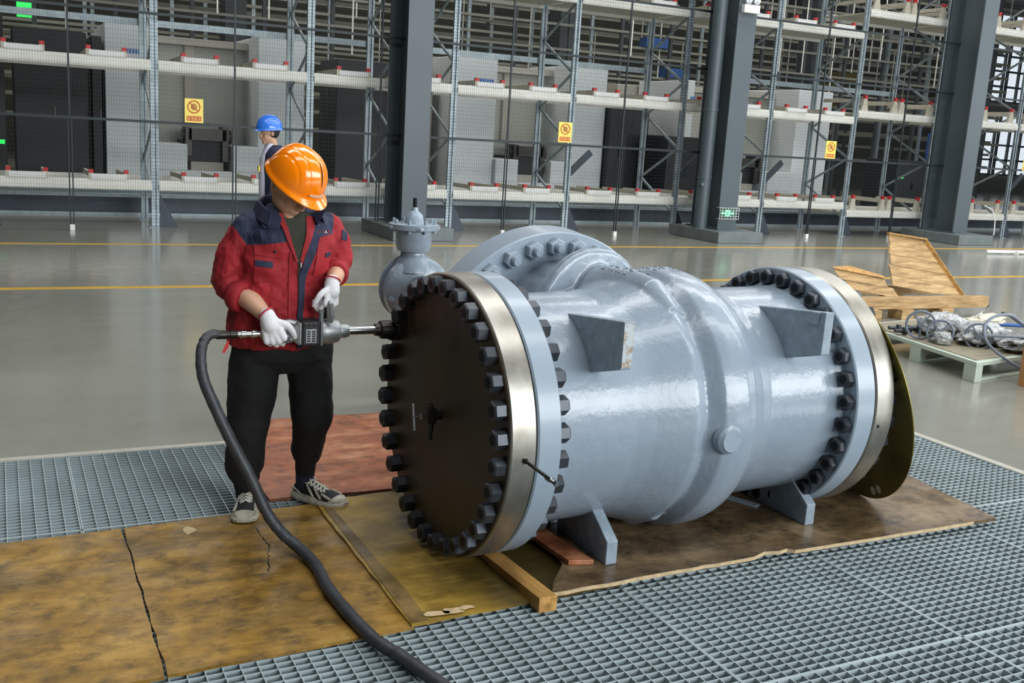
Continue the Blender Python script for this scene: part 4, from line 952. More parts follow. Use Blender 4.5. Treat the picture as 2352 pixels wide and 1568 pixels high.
q = MB(); q.tube(P, .0125, 10); q.tube([V(7.30, 5.30, .10), V(7.45, 5.42, .20), V(7.62, 5.55, .31), V(7.8, 5.66, .30)], .011, 8); q.tube([V(7.14, 5.62, .33), V(7.4, 5.60, .315), V(7.7, 5.55, .30)], .011, 8)
tag(q.build('grey_hose_loop', 'wheel', smooth=50), 'stiff grey hose looping over the right end of the pallet', 'hose')
q = MB(); q.tube([V(7.36, 5.64, .50), V(7.55, 5.72, .47), V(7.8, 5.8, .38), V(8.1, 5.9, .30)], .014, 8)
tag(q.build('black_hose', 'hose', smooth=50), 'black hose dropping behind the grey hose loop', 'hose')
# orange crate cut by the right edge
oc = thing('wooden_crate', (7.45, 5.1, 0), 'orange-brown wooden crate cut off by the right edge', 'crate')
MB().box(7.185, 7.9, 4.55, 5.245, .02, .36).build('crate_box', 'crate_orange', oc, bevel=.003)
MB().box(7.165, 7.25, 5.20, 5.26, .0, .41).build('corner_post', 'crate_orange', oc, bevel=.003)
MB().box(7.165, 7.95, 5.245, 5.26, .33, .40).build('top_batten', 'timber', oc, bevel=.002)

# broken crate skid
bc = thing('broken_crate_skid', (8.9, 8.0, 0), 'broken raw wood crate skid with a leaning plank end, behind the valve', 'crate')
q = MB(); q.bar((7.85, 7.95, .17), (9.93, 7.86, .17), .10, .125); q.build('runner_beam', 'plank', bc, bevel=.004)
q = MB(); q.bar((7.9, 8.75, .17), (10.4, 8.70, .17), .10, .11); q.build('runner_beam', 'plank', bc, bevel=.004)
for x in (8.25, 8.72, 9.32):
    q = MB(); q.box(x - .12, x + .06, 7.80, 8.0, 0, .108); q.build('skid_block', 'plank', bc, bevel=.004)
for x in (8.3, 9.4): MB().box(x - .1, x + .1, 8.62, 8.82, 0, .115).build('skid_block', 'plank', bc, bevel=.004)
q = MB(); q.bar((8.1, 8.3, .12), (9.6, 8.28, .12), .07, .02); q.build('cross_slat', 'plank', bc)
# leaning end panel: five planks
b0, b1, t0, t1 = V(8.86, 8.22, .30), V(9.90, 8.12, .155), V(9.12, 8.62, .835), V(9.60, 8.56, .775)
for k in range(5):
    f0, f1 = k / 5 + .004, (k + 1) / 5 - .004
    w0 = [0, .12, .34, .55, .78, 1][k]; 
    l0, l1 = b0.lerp(t0, f0), b0.lerp(t0, f1); r0, r1 = b1.lerp(t1, f0), b1.lerp(t1, f1)
    q = MB(); q.prism([l0 + V(random.uniform(-.02, .02), 0, 0), r0, r1, l1 + V(random.uniform(-.03, .03), 0, 0)], (.0, .028, .01)); q.build('end_plank', 'plank', bc, bevel=.003)
q = MB(); q.bar(b1 + V(.0, -.012, 0), t1 + V(.03, -.012, .0), .025, .05); q.build('edge_batten', 'timber', bc, bevel=.003)
q = MB(); q.bar(t0 + V(-.03, -.01, .012), t1 + V(.05, -.01, .012), .05, .02); q.build('top_batten', 'timber', bc, bevel=.003)
# second leaning board pair at the left
q = MB(); q.prism([V(7.99, 8.14, .40), V(8.62, 8.06, .31), V(8.60, 8.12, .42), V(7.95, 8.22, .505)], (.01, .02, 0)); q.build('side_plank', 'plank', bc, bevel=.003)
q = MB(); q.prism([V(8.10, 8.10, .30), V(8.78, 8.02, .19), V(8.70, 8.06, .30), V(8.05, 8.15, .40)], (.01, .02, 0)); q.build('side_plank', 'plank', bc, bevel=.003)
q = MB(); q.prism([V(7.95, 8.20, .505), V(8.2, 8.20, .512), V(8.62, 8.12, .415), V(8.60, 8.07, .405)], (.0, .03, .015)); q.build('splintered_edge', 'timber', bc, bevel=.002)
# white tube lying by the far yellow line
q = MB(); q.bar((16.7, 13.35, .05), (18.2, 13.2, .05), .05, .05); q.bar((17.4, 13.2, .03), (17.35, 13.5, .03), .03, .06)
tag(q.build('white_batten', 'white'), 'white batten lying on the floor at the right between the yellow lines', 'batten')
# ================================================================== PEOPLE
def hand(q, W, d, n, a, curls, s=1.0, thumb=(.5, .8, -.35)):
    d = V(d).normalized(); n = V(n); n = (n - d * n.dot(d)).normalized(); a_ = d.cross(n)
    a = a_ if a_.dot(V(a)) > 0 else -a_
    W = V(W); L = [.043, .048, .044, .035]; off = [.030, .010, -.011, -.030]; base = [.083, .088, .084, .076]
    for i in range(4):
        q.limb([W + a * off[i] * .55 * s + d * .008, W + (d * base[i] + a * off[i]) * s], [.017 * s, .0145 * s], 10)
    q.ell(W + d * .05 * s, .036 * s, .043 * s, .016 * s, Matrix((a, d, n)).transposed(), 16, 10)
    for i in range(4):
        p = W + (d * base[i] + a * off[i]) * s; ang = 0; pts = [p - d * .01 * s]; rad = [.0115 * s]
        for j, (ln, c) in enumerate(zip((L[i], L[i] * .62, L[i] * .50), curls[i])):
            ang += c; dr = d * cos(ang) - n * sin(ang); p = p + dr * ln * s; pts.append(p); rad.append((.0105, .0095, .0080)[j] * s)
        q.limb(pts, rad, 10)
    tb = W + (d * .022 + a * .024) * s; t1 = (d * thumb[0] + a * thumb[1] + n * thumb[2]).normalized(); p1 = tb + t1 * .040 * s
    t2 = (d * .85 + a * .25 - n * .45).normalized(); p2 = p1 + t2 * .033 * s; t3 = (d * .8 - a * .1 - n * .6).normalized()
    q.limb([tb, p1, p2, p2 + t3 * .024 * s], [.016 * s, .0135 * s, .0115 * s, .0095 * s], 10)

def helmet(c, f, u, mat, parent, slit=True, s=1.0):
    f = V(f).normalized(); u = V(u); u = (u - f * u.dot(f)).normalized(); l = u.cross(f); c = V(c)
    nph, nth = 168, 48; rings = []; A_, B_, Hh = .138 * s, .120 * s, .148 * s
    for i in range(nth):
        th = (pi / 2) * i / nth; ct, st = cos(th) ** .85, sin(th) ** .95; ring = []
        for k in range(nph):
            ph = 2 * pi * k / nph; x, y, z = A_ * ct * cos(ph), B_ * ct * sin(ph), Hh * st
            g = 0
            for (yc, wd, amp) in ((0, .026, .0045), (.050, .0035, -.0022), (-.050, .0035, -.0022), (.086, .003, -.002), (-.086, .003, -.002)):
                g += amp * math.exp(-((y / s - yc) / wd) ** 2) * min(1, st * 3.0) if abs(cos(ph)) > .05 or st > .5 else 0
            fl_ = .005 * s * max(0, 1 - st * 9)       # skirt flares at the edge
            n = V(x / A_ ** 2, y / B_ ** 2, z / Hh ** 2).normalized()
            vv = V(x, y, z) + n * g * s + V(cos(ph), sin(ph), 0) * fl_
            ring.append(c + f * vv.x + l * vv.y + u * vv.z)
        rings.append(ring)
    rings.append([c + u * (Hh + .0055 * s)] * 1 * nph)
    q = MB(); q.loft(rings, False)
    inner = [[c + (p - c) * .955 for p in r_] for r_ in rings]; b = len(q.v)
    q.loft(inner, False)
    for k in range(nph): q.f.append((k, (k + 1) % nph, b + (k + 1) % nph, b + k))
    h = q.build('hard_hat', mat, parent, smooth=60)
    # brim with visor
    q = MB(); r0, r1, r2 = [], [], []
    for k in range(nph):
        ph = 2 * pi * k / nph; vis = .034 * s * math.exp(-(((ph + pi) % (2 * pi) - pi) / .72) ** 2); e = V(cos(ph) * A_, sin(ph) * B_, 0); o = V(cos(ph), sin(ph), 0)
        def P(v_, z): return c + f * v_.x + l * v_.y + u * z
        r0.append(P(e + o * .004 * s, .006 * s)); r1.append(P(e + o * (.010 * s + vis), -.004 * s - vis * .10)); r2.append(P(e + o * (.009 * s + vis), -.009 * s - vis * .10))
    r3 = [p - u * .012 * s for p in r0]
    q.loft([r0, r1, r2, r3], False, close=True); q.build('brim', mat, h, smooth=60)
    if slit:
        q = MB()
        pts = []
        for k in range(14):
            th = radians(26 + k * 3.4); ct, st = cos(th) ** .85, sin(th) ** .95
            pts.append(c + f * (A_ * ct + .0065 * cos(th)) + u * (Hh * st + .0065 * sin(th)))
        q.tube(pts, [.0006 + .0024 * sin(pi * k / 13) for k in range(14)], 8); q.build('ridge_slit', 'orange_slit', h, smooth=60)
        q = MB()     # small white printed mark over the visor (illegible)
        for k in range(8):
            ph = (-.34 + k * .085); e = c + f * (A_ * cos(ph) * .985 + .004) + l * (B_ * sin(ph)) + u * .030
            o = (f * cos(ph) + l * sin(ph)).normalized(); tt = u.cross(o)
            q.obox(e + o * .0035, tt * .0035, u * .005, o * .0008)
        q.build('helmet_print', 'lace', h)
    return h

def head(q, c, f, u, s=1.0):
    f = V(f).normalized(); u = V(u); u = (u - f * u.dot(f)).normalized(); l = u.cross(f); c = V(c); R3 = Matrix((f, l, u)).transposed()
    P = lambda x, y, z: c + (f * x + l * y + u * z) * s
    q.ell(P(-.005, 0, .02), .098 * s, .076 * s, .10 * s, R3, 24, 16)
    q.ell(P(.020, 0, -.055), .070 * s, .060 * s, .068 * s, R3, 20, 12)
    q.ell(P(.062, 0, -.105), .026 * s, .030 * s, .022 * s, R3, 14, 10)
    q.limb([P(.085, 0, .005), P(.100, 0, -.025), P(.105, 0, -.040)], [.009 * s, .012 * s, .014 * s], 10)
    for y in (-1, 1):
        q.ell(P(.098, y * .012, -.045), .010 * s, .009 * s, .008 * s, R3, 10, 8)
        q.ell(P(-.005, y * .079, -.018), .016 * s, .009 * s, .030 * s, R3, 12, 8)
        q.ell(P(.058, y * .034, -.040), .022 * s, .020 * s, .028 * s, R3, 12, 8)
    q.limb([P(.083, -.035, .018), P(.090, 0, .020), P(.083, .035, .018)], [.010 * s, .011 * s, .010 * s], 8)
    q.limb([P(.082, -.022, -.070), P(.092, 0, -.068), P(.082, .022, -.070)], [.006 * s, .009 * s, .006 * s], 8)
    q.limb([P(.080, -.018, -.081), P(.088, 0, -.080), P(.080, .018, -.081)], [.006 * s, .009 * s, .006 * s], 8)
    return P

def shoe(heel, toe, z0, parent, side):
    h, t_ = V(heel[0], heel[1], z0), V(toe[0], toe[1], z0); d = (t_ - h); L = d.length; d.normalize(); a = V(0, 0, 1).cross(d)
    S = [(0.0, .022, .050), (.05, .032, .075), (.16, .038, .088), (.32, .039, .092), (.48, .041, .082), (.62, .046, .066), (.76, .050, .056), (.88, .046, .050), (.96, .032, .040), (1.0, .014, .028)]
    def ring(t, w_, hh, zb, off=0, n=18):
        c = h + d * L * t + a * side * .010 * sin(pi * min(1, t)); o = []
        for k in range(n):
            an = 2 * pi * k / n; y = cos(an) * (w_ + off); z = sin(an)
            z = zb + (hh - zb) * (.5 + .5 * z) if z > 0 else zb + (hh - zb) * (.5 + .5 * z)
            o.append(c + a * y * (1 if z < hh * .6 else .9) + V(0, 0, z))
        return o
    q = MB(); q.loft([ring(t, w_ * .96, hh, .018) for t, w_, hh in S]); sh = q.build('sneaker', 'shoe_black', parent, smooth=50, sub=1)
    q = MB(); q.loft([[h + d * L * t * 1.03 - d * L * .012 + a * (side * .010 * sin(pi * min(1, t)) + y * (w_ + .004 + .004 * (z < .02))) + V(0, 0, z + (.006 if t > .93 else 0) * (z < .02)) for (y, z) in ((-1, 0.001), (1, .001), (1.02, .014), (.96, .034 - .008 * (t > .5)), (-.96, .034 - .008 * (t > .5)), (-1.02, .014))] for t, w_, hh in S]); q.build('sole', 'shoe_white', sh, bevel=.003)
    q = MB(); q.loft([ring(t, w_, hh + .003, .018, .002) for t, w_, hh in [(.80, .049, .042), (.86, .047, .047), (.90, .044, .048), (.96, .033, .042), (1.0, .016, .030)]]); q.build('toe_cap', 'shoe_white', sh, smooth=50)
    for sd in (-1, 1):
        q = MB()
        for (t0, z0_, t1, z1_) in ((.34, .082, .50, .035), (.50, .074, .66, .034), (.66, .056, .84, .040), (.02, .05, .22, .036)):
            def pt(t, z):
                w_ = 0.045 if t > .55 else .041
                if t < .15: w_ = .030
                return h + d * L * t + a * (side * .010 * sin(pi * t) + sd * (w_ * (.985 - max(0, z - .04) * 7))) + V(0, 0, z)
            q.tube([pt(t0, z0_), pt((t0 + t1) / 2, (z0_ + z1_) / 2), pt(t1, z1_)], [.006, .0065, .006], 8)
        q.build('side_overlay', 'shoe_white', sh, smooth=50)
    q = MB()
    for k in range(5):
        t0 = .36 + k * .065; z_ = .0965 - k * .0068
        c0 = h + d * L * t0 + a * side * .008 + V(0, 0, z_); c1 = h + d * L * (t0 + .05) + a * side * .008 + V(0, 0, z_ - .005)
        q.tube([c0 - a * .026 - V(0, 0, .012), c0 + V(0, 0, .0), c1 + a * .026 - V(0, 0, .012)], .0042, 6); q.tube([c0 + a * .026 - V(0, 0, .012), c0 + V(0, 0, .003), c1 - a * .026 - V(0, 0, .012)], .0042, 6)
    c0 = h + d * L * .33 + a * side * .008 + V(0, 0, .098)
    q.torus(c0 + a * .020, (a + V(0, 0, 1)), .014, .0032, 14, 6); q.torus(c0 - a * .020, (a * -1 + V(0, 0, 1)), .014, .0032, 14, 6)
    q.build('laces', 'lace', sh, smooth=60)
    return sh

# ------------------------------------------------------------------ the worker
wk = thing('person', (1.07, 4.3, 0.0), 'person in orange hard hat and red and navy work jacket bending over an impact wrench', 'person')
hb_ = V(.53, -.85, 0); be = radians(37)
hf = hb_ * cos(be) - VZ * sin(be); hu = hb_ * sin(be) + VZ * cos(be)
HC = V(1.062, 4.150, 1.462)
def tors(z, cx, cy, rx, ry, n=36, ex=2.35):
    o = []
    for k in range(n):
        a = 2 * pi * k / n; ca, sa = cos(a), sin(a)
        o.append(V(cx + abs(ca) ** (2 / ex) * (1 if ca > 0 else -1) * rx, cy + abs(sa) ** (2 / ex) * (1 if sa > 0 else -1) * ry, z))
    return o
# body
q = MB()
q.loft([tors(z, cx, cy, rx, ry) for z, cx, cy, rx, ry in ((.70, 1.07, 4.29, .15, .11), (.85, 1.05, 4.29, .15, .11), (1.0, 1.05, 4.285, .155, .11), (1.2, 1.07, 4.275, .165, .11), (1.29, 1.075, 4.265, .15, .085), (1.35, 1.078, 4.255, .06, .06))])
q.limb([V(1.075, 4.255, 1.30), V(1.07, 4.235, 1.37), HC + hu * -.03 - hf * .02], [.062, .058, .060], 16)
hP = head(q, HC, hf, hu)
RW, LW = V(.955, 4.062, .928), V(1.222, 4.085, 1.060)
q.limb([V(.90, 4.26, 1.27), V(.835, 4.285, 1.05), V(.86, 4.22, 1.01), V(.905, 4.15, .985), RW], [.050, .042, .042, .042, .028], 14)
q.limb([V(1.25, 4.26, 1.28), V(1.315, 4.30, 1.11), V(1.285, 4.22, 1.10), V(1.255, 4.15, 1.085), LW], [.050, .042, .038, .037, .027], 14)
q.limb([V(.97, 4.29, .78), V(.918, 4.265, .42), V(.926, 4.345, .17), V(.934, 4.385, .085)], [.085, .055, .037, .034], 14)
q.limb([V(1.17, 4.30, .78), V(1.198, 4.27, .47), V(1.209, 4.38, .225), V(1.214, 4.415, .085)], [.085, .055, .037, .034], 14)
wb = q.build('body', 'skin', wk, remesh=.006, sm=3)
q = MB()
for y in (-1, 1): q.ell(hP(.088, y * .031, -.002), .010, .014, .007, Matrix((hf, hu.cross(hf), hu)).transposed(), 12, 8)
q.build('eyes', 'lace', wk, smooth=60)
q = MB()
for y in (-1, 1): q.ell(hP(.0965, y * .031, -.003), .003, .006, .005, Matrix((hf, hu.cross(hf), hu)).transposed(), 10, 8)
q.build('irises', 'hair', wk, smooth=60)
q = MB(); q.ell(hP(-.024, 0, .024), .086, .080, .080, Matrix((hf, hu.cross(hf), hu)).transposed(), 24, 16); q.build('hair', 'hair', wk, smooth=60)
helmet(HC + hu * .028 + hf * .006, hf, hu, 'orange', wk, s=.95)

# jacket
t = NT('red_navy_jacket_cloth'); s_ = t.sep(); X_, Y_, Z_ = s_[0], s_[1], s_[2]
yoke = t.math('GREATER_THAN', Z_, t.math('MULTIPLY_ADD', X_, 0.14, 1.085))                    # navy above this line
lft = t.math('GREATER_THAN', X_, t.math('MULTIPLY_ADD', Z_, -0.69, 1.728))                      # seam of the sleeve on the left of the photo
rgt = t.math('LESS_THAN', X_, t.math('MULTIPLY_ADD', Z_, 0.20, 0.996))                        # and the other sleeve
mask = t.math('MULTIPLY', t.math('MULTIPLY', yoke, lft), rgt)
nz = t.noise(9, 4); 
cr_ = t.ramp(nz, [(0.3, lin((130, 15, 25))), (0.7, lin((158, 22, 33)))]); cn_ = t.ramp(nz, [(0.3, lin((27, 33, 57))), (0.7, lin((35, 43, 70)))])
t.set(**{'Base Color': t.mix(mask, cr_, cn_), 'Roughness': 0.78}); t.bump(t.mix(.25, t.noise(9, 4, .55, stretch=(1, 1, .5)), t.noise(27, 3, .5, stretch=(1, 1, .6))), .75, .045); M['jacket'] = t.m
q = MB()
q.loft([tors(z, cx, cy, rx, ry) for z, cx, cy, rx, ry in ((.775, 1.045, 4.285, .192, .150), (.80, 1.04, 4.285, .203, .160), (.86, 1.04, 4.28, .205, .158), (.95, 1.045, 4.275, .198, .150), (1.08, 1.06, 4.27, .200, .147), (1.19, 1.07, 4.26, .205, .145), (1.26, 1.076, 4.25, .200, .128), (1.31, 1.078, 4.245, .165, .108), (1.345, 1.078, 4.24, .115, .09), (1.372, 1.078, 4.235, .085, .078))])
q.limb([V(.925, 4.25, 1.27), V(.872, 4.26, 1.20), V(.845, 4.275, 1.12), V(.838, 4.28, 1.05), V(.852, 4.235, 1.01), V(.872, 4.195, 1.0)], [.074, .070, .066, .066, .060, .053], 20)
q.limb([V(1.235, 4.25, 1.28), V(1.285, 4.265, 1.22), V(1.305, 4.28, 1.15), V(1.305, 4.28, 1.105), V(1.272, 4.20, 1.095)], [.068, .064, .058, .056, .047], 20)
jk = q.build('jacket', 'jacket', wk, remesh=.0075, sm=4, disp=(.075, .034))
# rolled cuffs
q = MB(); q.lathe(V(.872, 4.192, .996), V(.55, -.72, -.25), [(-.030, .045), (-.032, .060), (-.018, .066), (.004, .066), (.016, .062), (.022, .055), (.020, .044)], 36); q.build('rolled_cuff', 'red', wk, smooth=60)
q = MB(); q.lathe(V(1.264, 4.186, 1.091), V(-.35, -.90, -.15), [(-.030, .040), (-.032, .053), (-.018, .058), (.004, .058), (.016, .055), (.021, .048), (.018, .036)], 36); q.build('rolled_cuff', 'red', wk, smooth=60)
dg = bpy.context.evaluated_depsgraph_get(); dg.update()
def caster(ob):
    e = ob.evaluated_get(dg); return e
je = caster(jk); jinv = je.matrix_world.inverted()
def front(x, z, d=(0.0, 1, 0)):
    o_ = V(x, 3.6, z); ok, loc, nor, _ = je.ray_cast(jinv @ o_, jinv.to_3x3() @ V(*d))
    return je.matrix_world @ loc if ok else V(x, 4.13, z)
def patch(name, mat, quad, off=.003, th=.003, nu=8, nv=8, parent=None, blend=0.0, bevel=0):
    """a cloth patch lying on the jacket front; quad = four (x, z) corners: bottom-left, bottom-right, top-right, top-left"""
    A_, B_, C_, D_ = [V(a, b, 0) for a, b in quad]; g = []
    for j in range(nv + 1):
        row = []
        for i in range(nu + 1):
            u, v = i / nu, j / nv; p = A_.lerp(B_, u).lerp(D_.lerp(C_, u), v); h_ = front(p.x, p.y); row.append(h_ + V(0, -off, 0))
        g.append(row)
    q = MB(); n = (nu + 1) * (nv + 1); vs = [p for r in g for p in r]; vs += [p + V(0, -th, 0) for p in vs]; fs = []
    for j in range(nv):
        for i in range(nu):
            a = j * (nu + 1) + i; fs.append((a, a + 1, a + nu + 2, a + nu + 1)); fs.append((n + a, n + a + nu + 1, n + a + nu + 2, n + a + 1))
    for i in range(nu):
        fs.append((i, i + n, i + 1 + n, i + 1)); a = nv * (nu + 1) + i; fs.append((a, a + 1, a + 1 + n, a + n))
    for j in range(nv):
        a = j * (nu + 1); fs.append((a, a + nu + 1, a + nu + 1 + n, a + n)); a += nu; fs.append((a, a + n, a + nu + 1 + n, a + nu + 1))
    q.add(vs, fs); return q.build(name, mat, parent or wk, smooth=50)
def chain(name, mat, left, right, off=.003, th=.003):
    for i in range(len(left) - 1): pass
    q = MB(); vs = []; m = len(left); K = 5
    g = []
    for i in range(m):
        row = []
        for k in range(K + 1):
            x = left[i][0] + (right[i][0] - left[i][0]) * k / K; z = left[i][1] + (right[i][1] - left[i][1]) * k / K; row.append(front(x, z) + V(0, -off, 0))
        g.append(row)
    rings = [row + [p + V(0, -th, 0) for p in reversed(row)] for row in g]
    q.loft(rings); return q.build(name, mat, wk, smooth=45)
def lerp2(pts, n):
    o = []
    for a, b in zip(pts, pts[1:]):
        for k in range(n): o.append((a[0] + (b[0] - a[0]) * k / n, a[1] + (b[1] - a[1]) * k / n))
    return o + [pts[-1]]
# placket (navy), sweater in the open neck, red facing strips
chain('placket', 'navy', lerp2([(1.165, 1.315), (1.125, 1.20), (1.092, 1.09), (1.088, .90), (1.090, .785)], 8), lerp2([(1.215, 1.300), (1.165, 1.20), (1.122, 1.09), (1.112, .90), (1.113, .785)], 8), .003, .005)
chain('sweater', 'knit', lerp2([(1.012, 1.350), (1.052, 1.24), (1.086, 1.15), (1.090, 1.07)], 7), lerp2([(1.150, 1.350), (1.128, 1.24), (1.100, 1.15), (1.092, 1.07)], 7), .0015, .002)
chain('facing', 'red', lerp2([(1.000, 1.345), (1.040, 1.24), (1.078, 1.15)], 7), lerp2([(1.026, 1.345), (1.058, 1.24), (1.086, 1.15)], 7), .004, .004)
chain('facing', 'red', lerp2([(1.128, 1.335), (1.112, 1.24), (1.095, 1.16)], 7), lerp2([(1.172, 1.330), (1.132, 1.22), (1.104, 1.14)], 7), .004, .004)
# collar flaps
def flap(name, pts, mat='navy', th=.008, lift=.018):
    q = MB(); P_ = [front(x, z) + V(0, -lift, 0) for x, z in pts]; q.prism(P_, (0, -th, 0)); return q.build(name, mat, wk, bevel=.003)
cq = MB()
cl = [V(1.175, 4.16, 1.365), V(1.195, 4.22, 1.385), V(1.185, 4.28, 1.40), V(1.13, 4.325, 1.41), V(1.06, 4.33, 1.41), V(.99, 4.30, 1.40), V(.955, 4.24, 1.385), V(.965, 4.175, 1.365), V(.985, 4.135, 1.350)]
r1 = []
for p in cl:
    o = (p - V(1.075, 4.24, p.z)); o.z = 0; o.normalize(); r1.append([p, p + o * .010, p + o * .034 - VZ * .055, p + o * .028 - VZ * .060, p + o * .004 - VZ * .015])
cq.loft(r1); cq.build('collar', 'navy', wk, bevel=.002)
flap('collar_point', [(.935, 1.335), (.945, 1.285), (1.005, 1.285), (1.020, 1.325), (1.0, 1.36)])
flap('collar_point', [(1.152, 1.345), (1.165, 1.30), (1.205, 1.305), (1.222, 1.34), (1.195, 1.365)])
# pockets
patch('pocket_flap', 'red', ((.915, 1.175), (1.018, 1.165), (1.018, 1.205), (.915, 1.213)), .004, .005)
patch('chest_pocket', 'red', ((.915, 1.065), (1.02, 1.065), (1.02, 1.168), (.915, 1.172)), .003, .002)
patch('navy_tab', 'navy', ((.917, 1.130), (.985, 1.125), (.985, 1.150), (.917, 1.155)), .006, .002)
patch('pocket_flap', 'red', ((1.168, 1.195), (1.248, 1.205), (1.248, 1.255), (1.178, 1.248)), .004, .005)
patch('chest_pocket', 'red', ((1.155, 1.09), (1.235, 1.10), (1.245, 1.20), (1.168, 1.20)), .003, .002)
patch('navy_tab', 'navy', ((1.205, 1.165), (1.232, 1.168), (1.234, 1.188), (1.207, 1.185)), .006, .002)
p = front(.992, 1.192); q = MB(); q.ell(p + V(0, -.010, 0), .007, .004, .007, seg=12, rg=8); q.build('snap_button', 'black', wk, smooth=50)
p = front(1.176, 1.302); q = MB(); q.torus(p + V(0, -.008, 0), (0, 1, 0), .007, .0016, 14, 6); q.build('snap_ring', 'chrome', wk, smooth=50)
# chest print: red blurred letters with a white A
for k, (xx, mt) in enumerate(((1.172, 'sweat_label'), (1.185, 'sweat_label'), (1.198, 'sweat_label'), (1.226, 'sweat_label'))):
    p = front(xx, 1.266 + k * .001); q = MB(); q.box(xx - .004, xx - .0015, p.y - .006, p.y - .003, 1.262, 1.275); q.box(xx - .004, xx + .004, p.y - .006, p.y - .003, 1.271, 1.275); q.box(xx + .002, xx + .004, p.y - .006, p.y - .003, 1.264, 1.275); q.build('chest_print', mt, wk)
p = front(1.211, 1.268); words('A', .019, (1.211, p.y - .006, 1.269), (1, 0, .05), (0, 0, 1), 'lace', 'chest_print', wk, .0006)
# sleeve badge
patch('sleeve_badge', 'navy', ((1.292, 1.235), (1.322, 1.225), (1.326, 1.265), (1.296, 1.275)), .002, .003)
p = front(1.097, 1.135); q = MB(); q.box(1.094, 1.099, p.y - .012, p.y - .004, 1.128, 1.148); q.build('zip_pull', 'chrome', wk)
# long vertical dart lines
for x0, x1_ in ((1.048, 1.052),):
    patch('dart_seam', 'red', ((x0, .80), (x0 + .008, .80), (x1_ + .008, 1.19), (x1_, 1.19)), .001, .004, 1, 16)

# trousers
q = MB()
q.loft([tors(z, cx, cy, rx, ry) for z, cx, cy, rx, ry in ((.66, 1.072, 4.29, .12, .10), (.72, 1.07, 4.29, .195, .142), (.80, 1.065, 4.29, .200, .146), (.88, 1.055, 4.29, .185, .14))])
q.limb([V(.970, 4.29, .77), V(.942, 4.275, .60), V(.922, 4.26, .45), V(.916, 4.275, .33), V(.916, 4.31, .235), V(.925, 4.34, .175)], [.112, .106, .090, .082, .080, .064], 22)
q.limb([V(1.180, 4.29, .77), V(1.193, 4.28, .60), V(1.196, 4.265, .48), V(1.200, 4.30, .37), V(1.206, 4.35, .28), V(1.208, 4.37, .245)], [.108, .098, .094, .078, .074, .064], 22)
q.build('trousers', 'black_cloth', wk, remesh=.008, sm=4, disp=(.11, .022))
q = MB(); q.limb([V(.926, 4.342, .175), V(.931, 4.37, .115)], [.050, .046], 18); q.build('trouser_cuff', 'black_cloth', wk, smooth=50); q = MB(); q.limb([V(1.208, 4.375, .235), V(1.212, 4.40, .155)], [.050, .046], 18); q.build('trouser_cuff', 'black_cloth', wk, smooth=50)
q = MB(); q.limb([V(.931, 4.372, .13), V(.934, 4.385, .08)], [.043, .040], 16); q.build('sock', 'navy', wk, smooth=50); q = MB(); q.limb([V(1.213, 4.403, .15), V(1.214, 4.415, .08)], [.044, .041], 16); q.build('sock', 'navy', wk, smooth=50)
shoe((.958, 4.455), (.882, 4.180), .0135, wk, 1)
shoe((1.182, 4.462), (1.352, 4.240), .0135, wk, -1)

# gloves
q = MB(); hand(q, RW, (.27, -.28, -.92), (-.40, -.90, .12), (1, 0, 0), ((1.35, 1.5, .8), (1.25, 1.5, .8), (1.2, 1.4, .8), (1.2, 1.4, .8)), 1.12, (.55, .72, -.3))
q.limb([RW - V(.27, -.28, -.92).normalized() * .012, RW + V(.27, -.28, -.92).normalized() * .03], [.033, .036], 16)
q.build('glove', 'glove', wk, remesh=.0034, sm=3)
q = MB(); q.torus(RW - V(.27, -.28, -.92).normalized() * .024, V(.5, -.55, -.68), .033, .0036, 30, 8); q.build('glove_hem', 'cuff_red', wk, smooth=60)
q = MB(); ld = V(-.10, -.20, -.97).normalized(); hand(q, LW, ld, (.55, -.82, .0), (-1, 0, 0), ((.95, 1.2, .7), (1.05, 1.35, .8), (1.1, 1.4, .8), (.7, .9, .6)), 1.0, (.55, .75, -.2))
q.limb([LW - ld * .010, LW + ld * .03], [.031, .034], 16)
q.build('glove', 'glove', wk, remesh=.0034, sm=3)
q = MB(); q.torus(LW - ld * .020, V(-.30, -.45, -.84), .032, .0034, 30, 8); q.build('glove_hem', 'cuff_red', wk, smooth=60)

# ------------------------------------------------------------------ the walking man far behind
bm_ = thing('person', (2.62, 11.0, 0.0), 'person in blue hard hat and navy jacket over a pale shirt walking in the aisle', 'person')
cx, cy = 2.62, 11.0
bf, bu = V(-1, -.15, -.08), V(0, 0, 1); BHC = V(2.575, 11.0, 1.570)
q = MB(); head(q, BHC, bf, bu); q.limb([V(cx, cy, 1.30), V(cx - .01, cy, 1.42), BHC - bu * .04], [.065, .058, .058])
def torx(z, x_, y_, rx, ry): return tors(z, x_, y_, rx, ry)
q.loft([torx(z, cx, cy, rx, ry) for z, rx, ry in ((.85, .10, .14), (1.1, .10, .15), (1.3, .10, .16), (1.40, .06, .10))])
q.limb([V(cx, cy - .20, 1.32), V(cx - .02, cy - .24, 1.08), V(cx - .10, cy - .22, .86)], [.045, .04, .028]); q.limb([V(cx, cy + .20, 1.32), V(cx + .06, cy + .24, 1.08), V(cx + .02, cy + .24, .86)], [.045, .04, .028])
q.limb([V(cx, cy - .09, .88), V(cx - .10, cy - .09, .48), V(cx - .16, cy - .09, .09)], [.08, .055, .035]); q.limb([V(cx, cy + .09, .88), V(cx + .04, cy + .09, .48), V(cx + .20, cy + .09, .12)], [.08, .055, .035])
q.build('body', 'skin', bm_, remesh=.009, sm=2)
q = MB(); q.ell(BHC + V(.02, 0, .01), .088, .08, .088); q.build('hair', 'hair', bm_, smooth=60)
helmet(BHC + bu * .028, bf, bu, 'blue_hat', bm_, slit=False)
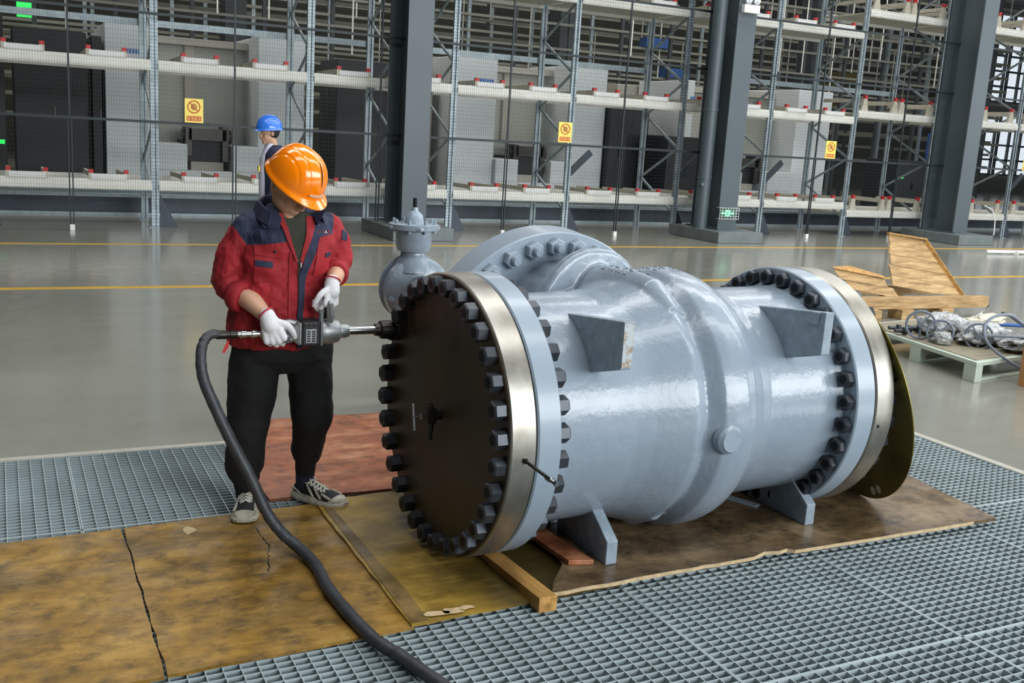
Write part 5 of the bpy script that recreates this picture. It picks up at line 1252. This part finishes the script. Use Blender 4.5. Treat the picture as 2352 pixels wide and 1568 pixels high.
q = MB(); q.loft([torx(z, cx + dx, cy, rx, ry) for z, dx, rx, ry in ((.82, 0.01, .125, .18), (1.0, .01, .13, .185), (1.2, .01, .135, .19), (1.33, .01, .12, .19), (1.40, .01, .09, .12), (1.44, .015, .07, .075))])
q.limb([V(cx + .02, cy - .19, 1.33), V(cx + .0, cy - .245, 1.08), V(cx - .08, cy - .22, .90)], [.065, .058, .045]); q.limb([V(cx + .02, cy + .19, 1.33), V(cx + .08, cy + .245, 1.08), V(cx + .03, cy + .24, .90)], [.065, .058, .045])
q.build('jacket', 'navy', bm_, remesh=.012, sm=3)
q = MB(); q.loft([torx(z, cx - .04, cy, rx, ry) for z, rx, ry in ((.86, .105, .10), (1.1, .112, .11), (1.3, .098, .10), (1.40, .06, .08), (1.455, .035, .06))]); q.build('shirt', 'lavender', bm_, remesh=.012, sm=2)
q = MB(); q.box(cx - .172, cx - .16, cy - .08, cy - .02, 1.16, 1.22); q.build('yellow_badge', 'sign_yellow', bm_)
q = MB(); q.loft([torx(z, cx, cy, rx, ry) for z, rx, ry in ((.74, .10, .14), (.86, .125, .165), (.92, .12, .16))])
q.limb([V(cx, cy - .09, .84), V(cx - .10, cy - .09, .48), V(cx - .16, cy - .09, .12)], [.105, .08, .065]); q.limb([V(cx, cy + .09, .84), V(cx + .04, cy + .09, .48), V(cx + .20, cy + .09, .15)], [.105, .08, .065])
q.build('trousers', 'black_cloth', bm_, remesh=.012, sm=2)
for (x_, y_, z_) in ((cx - .14, cy - .09, .0), (cx + .22, cy + .09, .0)):
    q = MB(); q.limb([V(x_ + .06, y_, .05), V(x_ - .06, y_, .045), V(x_ - .15, y_, .035)], [.045, .045, .034], 12); q.build('shoe', 'black', bm_, smooth=50)
for h_ in ((cx - .11, cy - .22, .84), (cx + .01, cy + .24, .84)):
    q = MB(); hand(q, V(*h_) + V(0, 0, .02), (-.15, 0, -1), (0, -1 if h_[1] < cy else 1, 0), (-1, 0, 0), ((.3, .4, .3),) * 4, .95); q.build('hand', 'skin', bm_, remesh=.006, sm=1)
